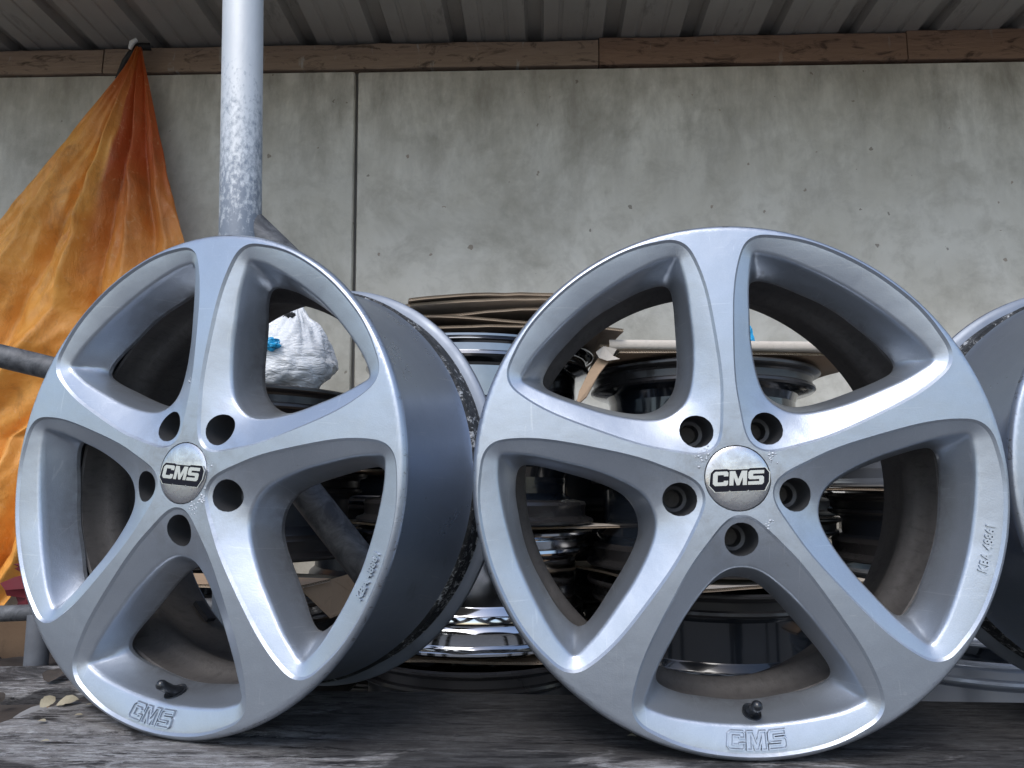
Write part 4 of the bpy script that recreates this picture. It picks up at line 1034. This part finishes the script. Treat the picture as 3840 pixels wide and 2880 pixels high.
# folded flap hanging at the left of the black pile's cardboard
def flap(label, pts, m, name='cardboard_flap'):
    vs = [Vector(p) for p in pts]; n = (vs[1] - vs[0]).cross(vs[2] - vs[0]).normalized() * .004
    k = len(vs); fs = [tuple(range(k)), tuple(range(2 * k - 1, k - 1, -1))] + [(i, (i + 1) % k, k + (i + 1) % k, k + i)[::-1] for i in range(k)]
    c = sum(vs, Vector()) / k; o = link(name, mesh(name, [v - c for v in vs] + [v + n - c for v in vs], fs, False), m); o.location = c
    return tag(o, label, 'cardboard', 'cardboard laid between and over the stacked wheels')
flap('bent cardboard flap drooping at the left of the black pile', [(.165, 1.262, .488), (.185, 1.256, .482), (.158, 1.25, .447), (.135, 1.252, .405), (.116, 1.252, .388), (.122, 1.256, .415), (.142, 1.258, .455)], M_card)
flap('crumpled pale cardboard fold at the left corner of the black pile', [(.152, 1.245, .486), (.166, 1.244, .497), (.190, 1.243, .492), (.183, 1.246, .480), (.196, 1.246, .474), (.172, 1.244, .470), (.158, 1.247, .476)], M_cardp)
# large flat box piece under the left pile
sheet('brown cardboard box flap in front of the pile behind the left-hand alloy wheel', [(-.60, 1.135), (-.335, 1.135), (-.300, 1.20), (-.56, 1.24)], .083, .005, seed=40, amp=.002, tilty=.05)
flap('side of the brown cardboard box below its flap', [(-.335, 1.145, .078), (-.298, 1.205, .082), (-.255, 1.30, .09), (-.258, 1.30, .03), (-.298, 1.205, .022)], M_card)
flap('brown cardboard panel leaning behind the pipe stand at the left', [(-1.10, 1.24, -.115), (-.815, 1.24, -.115), (-.805, 1.25, .015), (-1.10, 1.25, .03)], M_cardshade)

# ------------------------------------------------------------------ plastic bag and bits of blue plastic
def bag():
    bm = bmesh.new(); bmesh.ops.create_uvsphere(bm, u_segments=140, v_segments=110, radius=1.0)
    rn = random.Random(4); cre = []
    for _ in range(46):                               # sharp folds, mostly lying round the bag, some gathered to the knot
        a0 = rn.uniform(0, 6.28); zc = rn.uniform(-.7, .8); cre.append((a0, zc, rn.uniform(-.55, .55), rn.uniform(.25, .8), rn.uniform(.018, .045), rn.uniform(.4, 1.0) * rn.choice((1, 1, -1))))
    for v in bm.verts:
        p = v.co.copy(); z = p.z; az = math.atan2(p.y, p.x)
        wv = noise.noise(p * 3.1) * .10; r = 1 + .16 * noise.noise(p * 1.6 + Vector((4, 0, 0))) + .06 * noise.noise(p * 4)
        for (a0, zc, sl, ln_, wd, am) in cre:
            da = (az - a0 + math.pi) % (2 * math.pi) - math.pi
            if abs(da) < ln_:
                e = (z - zc - sl * da + wv) / wd; r += .034 * am * math.exp(-abs(e)) * math.cos(da / ln_ * math.pi / 2)
        r += .22 * abs(noise.noise(Vector((math.cos(az) * 4, math.sin(az) * 4, z * .8 + 7)))) * max(0, z + .1)
        q = p * r
        k = 1.08 - .62 * max(0, (z + .15) / 1.15) ** 1.4; q.x *= k; q.y *= k; q.x += .14 * max(0, z)
        q.z += .22 * max(0, z) ** 2
        q.z = max(q.z, -.72)
        v.co = Vector((q.x * .086, q.y * .080, q.z * .088))
    me = bpy.data.meshes.new('bag_body'); bm.to_mesh(me); bm.free(); me.polygons.foreach_set('use_smooth', [True] * len(me.polygons)); return me
bg_ = empty('plastic_bag', (-.455, 1.385, .425)); tag(bg_, 'crumpled white plastic bag sitting on the pile behind the left-hand wheel', 'bag')
b_ = link('bag_body', bag(), M_bag, bg_); b_.location = (0, 0, .066)
def crumple(name, c, s, seed, m, parent=None):
    bm = bmesh.new(); bmesh.ops.create_icosphere(bm, subdivisions=4, radius=1.0)
    for v in bm.verts:
        p = v.co.copy(); r = 1 + .45 * noise.noise(p * 2.3 + Vector((seed, 0, 0))) + .25 * noise.noise(p * 6 + Vector((seed, 3, 0)))
        v.co = Vector((p.x * r * s[0], p.y * r * s[1], p.z * r * s[2]))
    o = bm_obj(name, bm, m, parent, True); o.location = c; return o
crumple('blue_glove', (-.006, -.088, .080), (.020, .010, .011), 2, M_blue, bg_)
tag(crumple('blue_plastic_scrap', (.447, 1.30, .527), (.012, .010, .026), 6, M_blue), 'small blue plastic scrap on the pale cardboard of the black pile', 'plastic scrap')
crumple('bag_knot', (.012, -.030, .150), (.013, .008, .006), 9, M_strap, bg_)

# ------------------------------------------------------------------ dirt ledge and leaves at the left
def ledge():
    vs, fs = [], []; nx, ny = 50, 40; x0, x1, y0, y1 = -1.6, -.40, .66, 1.32
    for j in range(ny + 1):
        for i in range(nx + 1):
            x = x0 + (x1 - x0) * i / nx; y = y0 + (y1 - y0) * j / ny
            z = -.052 + .016 * noise.noise(Vector((x * 9, y * 9, 0))) + .006 * noise.noise(Vector((x * 40, y * 40, 2)))
            if y < .76 and x > -.56: z -= .05
            vs.append((x, y, z))
    n = nx + 1
    for j in range(ny):
        for i in range(nx): fs.append((j * n + i, j * n + i + 1, (j + 1) * n + i + 1, (j + 1) * n + i))
    return mesh('dirt', vs, fs)
tag(link('dirt', ledge(), M_dirt), kind='structure')
bm = bmesh.new(); box_bm(bm, (-.60, 1.06, -.050), (.40, .13, .03), Matrix.Rotation(R(6), 3, 'Z'), .003)
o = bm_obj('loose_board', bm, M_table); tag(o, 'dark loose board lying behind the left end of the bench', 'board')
def leaf(name, loc, s, rz, tilt, m, label, seed):
    vs, fs = [], []; n = 10
    for i in range(n + 1):
        t = i / n; w = math.sin(math.pi * min(1, t * 1.02)) ** .7 * .36 * (1 + .25 * noise.noise(Vector((t * 6, seed, 0))))
        for k, sgn in enumerate((-1, 0, 1)): vs.append((t - .5, sgn * w, .10 * math.sin(t * 3) + (.16 if sgn else 0) * w + .05 * noise.noise(Vector((t * 5, sgn, seed)))))
    for i in range(n):
        for k in range(2): fs.append((i * 3 + k, i * 3 + k + 1, i * 3 + k + 4, i * 3 + k + 3))
    o = link(name, mesh(name, vs, fs), m); o.location = loc; o.scale = (s, s, s); o.rotation_euler = (R(tilt[0]), R(tilt[1]), R(rz))
    return tag(o, label, 'leaf', 'dry leaves and scraps by the left end of the bench')
leaf('dry_leaf', (-.482, .806, .002), .022, 20, (20, -10), M_leafp, 'pale dry leaf lying on the back left corner of the bench', 1)
leaf('dry_leaf', (-.502, .803, .003), .018, 70, (35, -20), M_leafp, 'pale upright dry leaf left of the other pale leaf', 2)
leaf('dry_leaf', (-.515, .800, -.012), .040, 5, (10, 0), simple('leaf_grey', (.22, .22, .22), .7), 'flat grey dry leaf between the pale leaves and the brown ones', 3)
LW = ['curled', 'flat', 'torn', 'folded', 'narrow', 'broad', 'ragged', 'crumbling']; LP = ['beside the bench corner', 'near the pipe stand foot', 'out towards the left edge', 'by the loose board']
for i in range(26):
    x, y = rnd.uniform(-.80, -.50), rnd.uniform(.80, 1.06)
    leaf('dry_leaf', (x, y, -.038 + rnd.uniform(0, .012)), rnd.uniform(.018, .05), rnd.uniform(0, 360), (rnd.uniform(-25, 25), rnd.uniform(-25, 25)), M_leaf if rnd.random() < .75 else M_dirt, 'small %s dry leaf among the debris %s%s' % (LW[i % 8], LP[(i // 8) % 4], ''), 10 + i)
for i, (x, y) in enumerate([(-.455, .800), (-.445, .765), (-.47, .745), (-.43, .69), (.12, .72), (.3, .69)]):
    leaf('wood_splinter', (x, y, .0015), rnd.uniform(.004, .010), rnd.uniform(-20, 20), (0, 0), M_leafp, 'tiny pale splinter on the planks, %s' % ['at the back left corner', 'just left of the left-hand wheel', 'by the plank end at the left', 'left of where the left-hand wheel rests', 'between the two alloy wheels', 'under the right-hand wheel'][i], 60 + i)
o = link('bent_wire', tube_mesh('bent_wire', [(-.94, 1.225, -.02), (-.86, 1.225, -.045), (-.835, 1.225, -.07), (-.84, 1.225, -.10), (-.90, 1.225, -.112)], .0018, 8), M_strap)
tag(o, 'thin black bent wire in front of the leaning cardboard panel', 'wire')
tag(crumple('red_cloth', (-.83, 1.45, .055), (.16, .05, .075), 4, M_red), 'dark red cloth behind the lower edge of the tarpaulin', 'cloth')
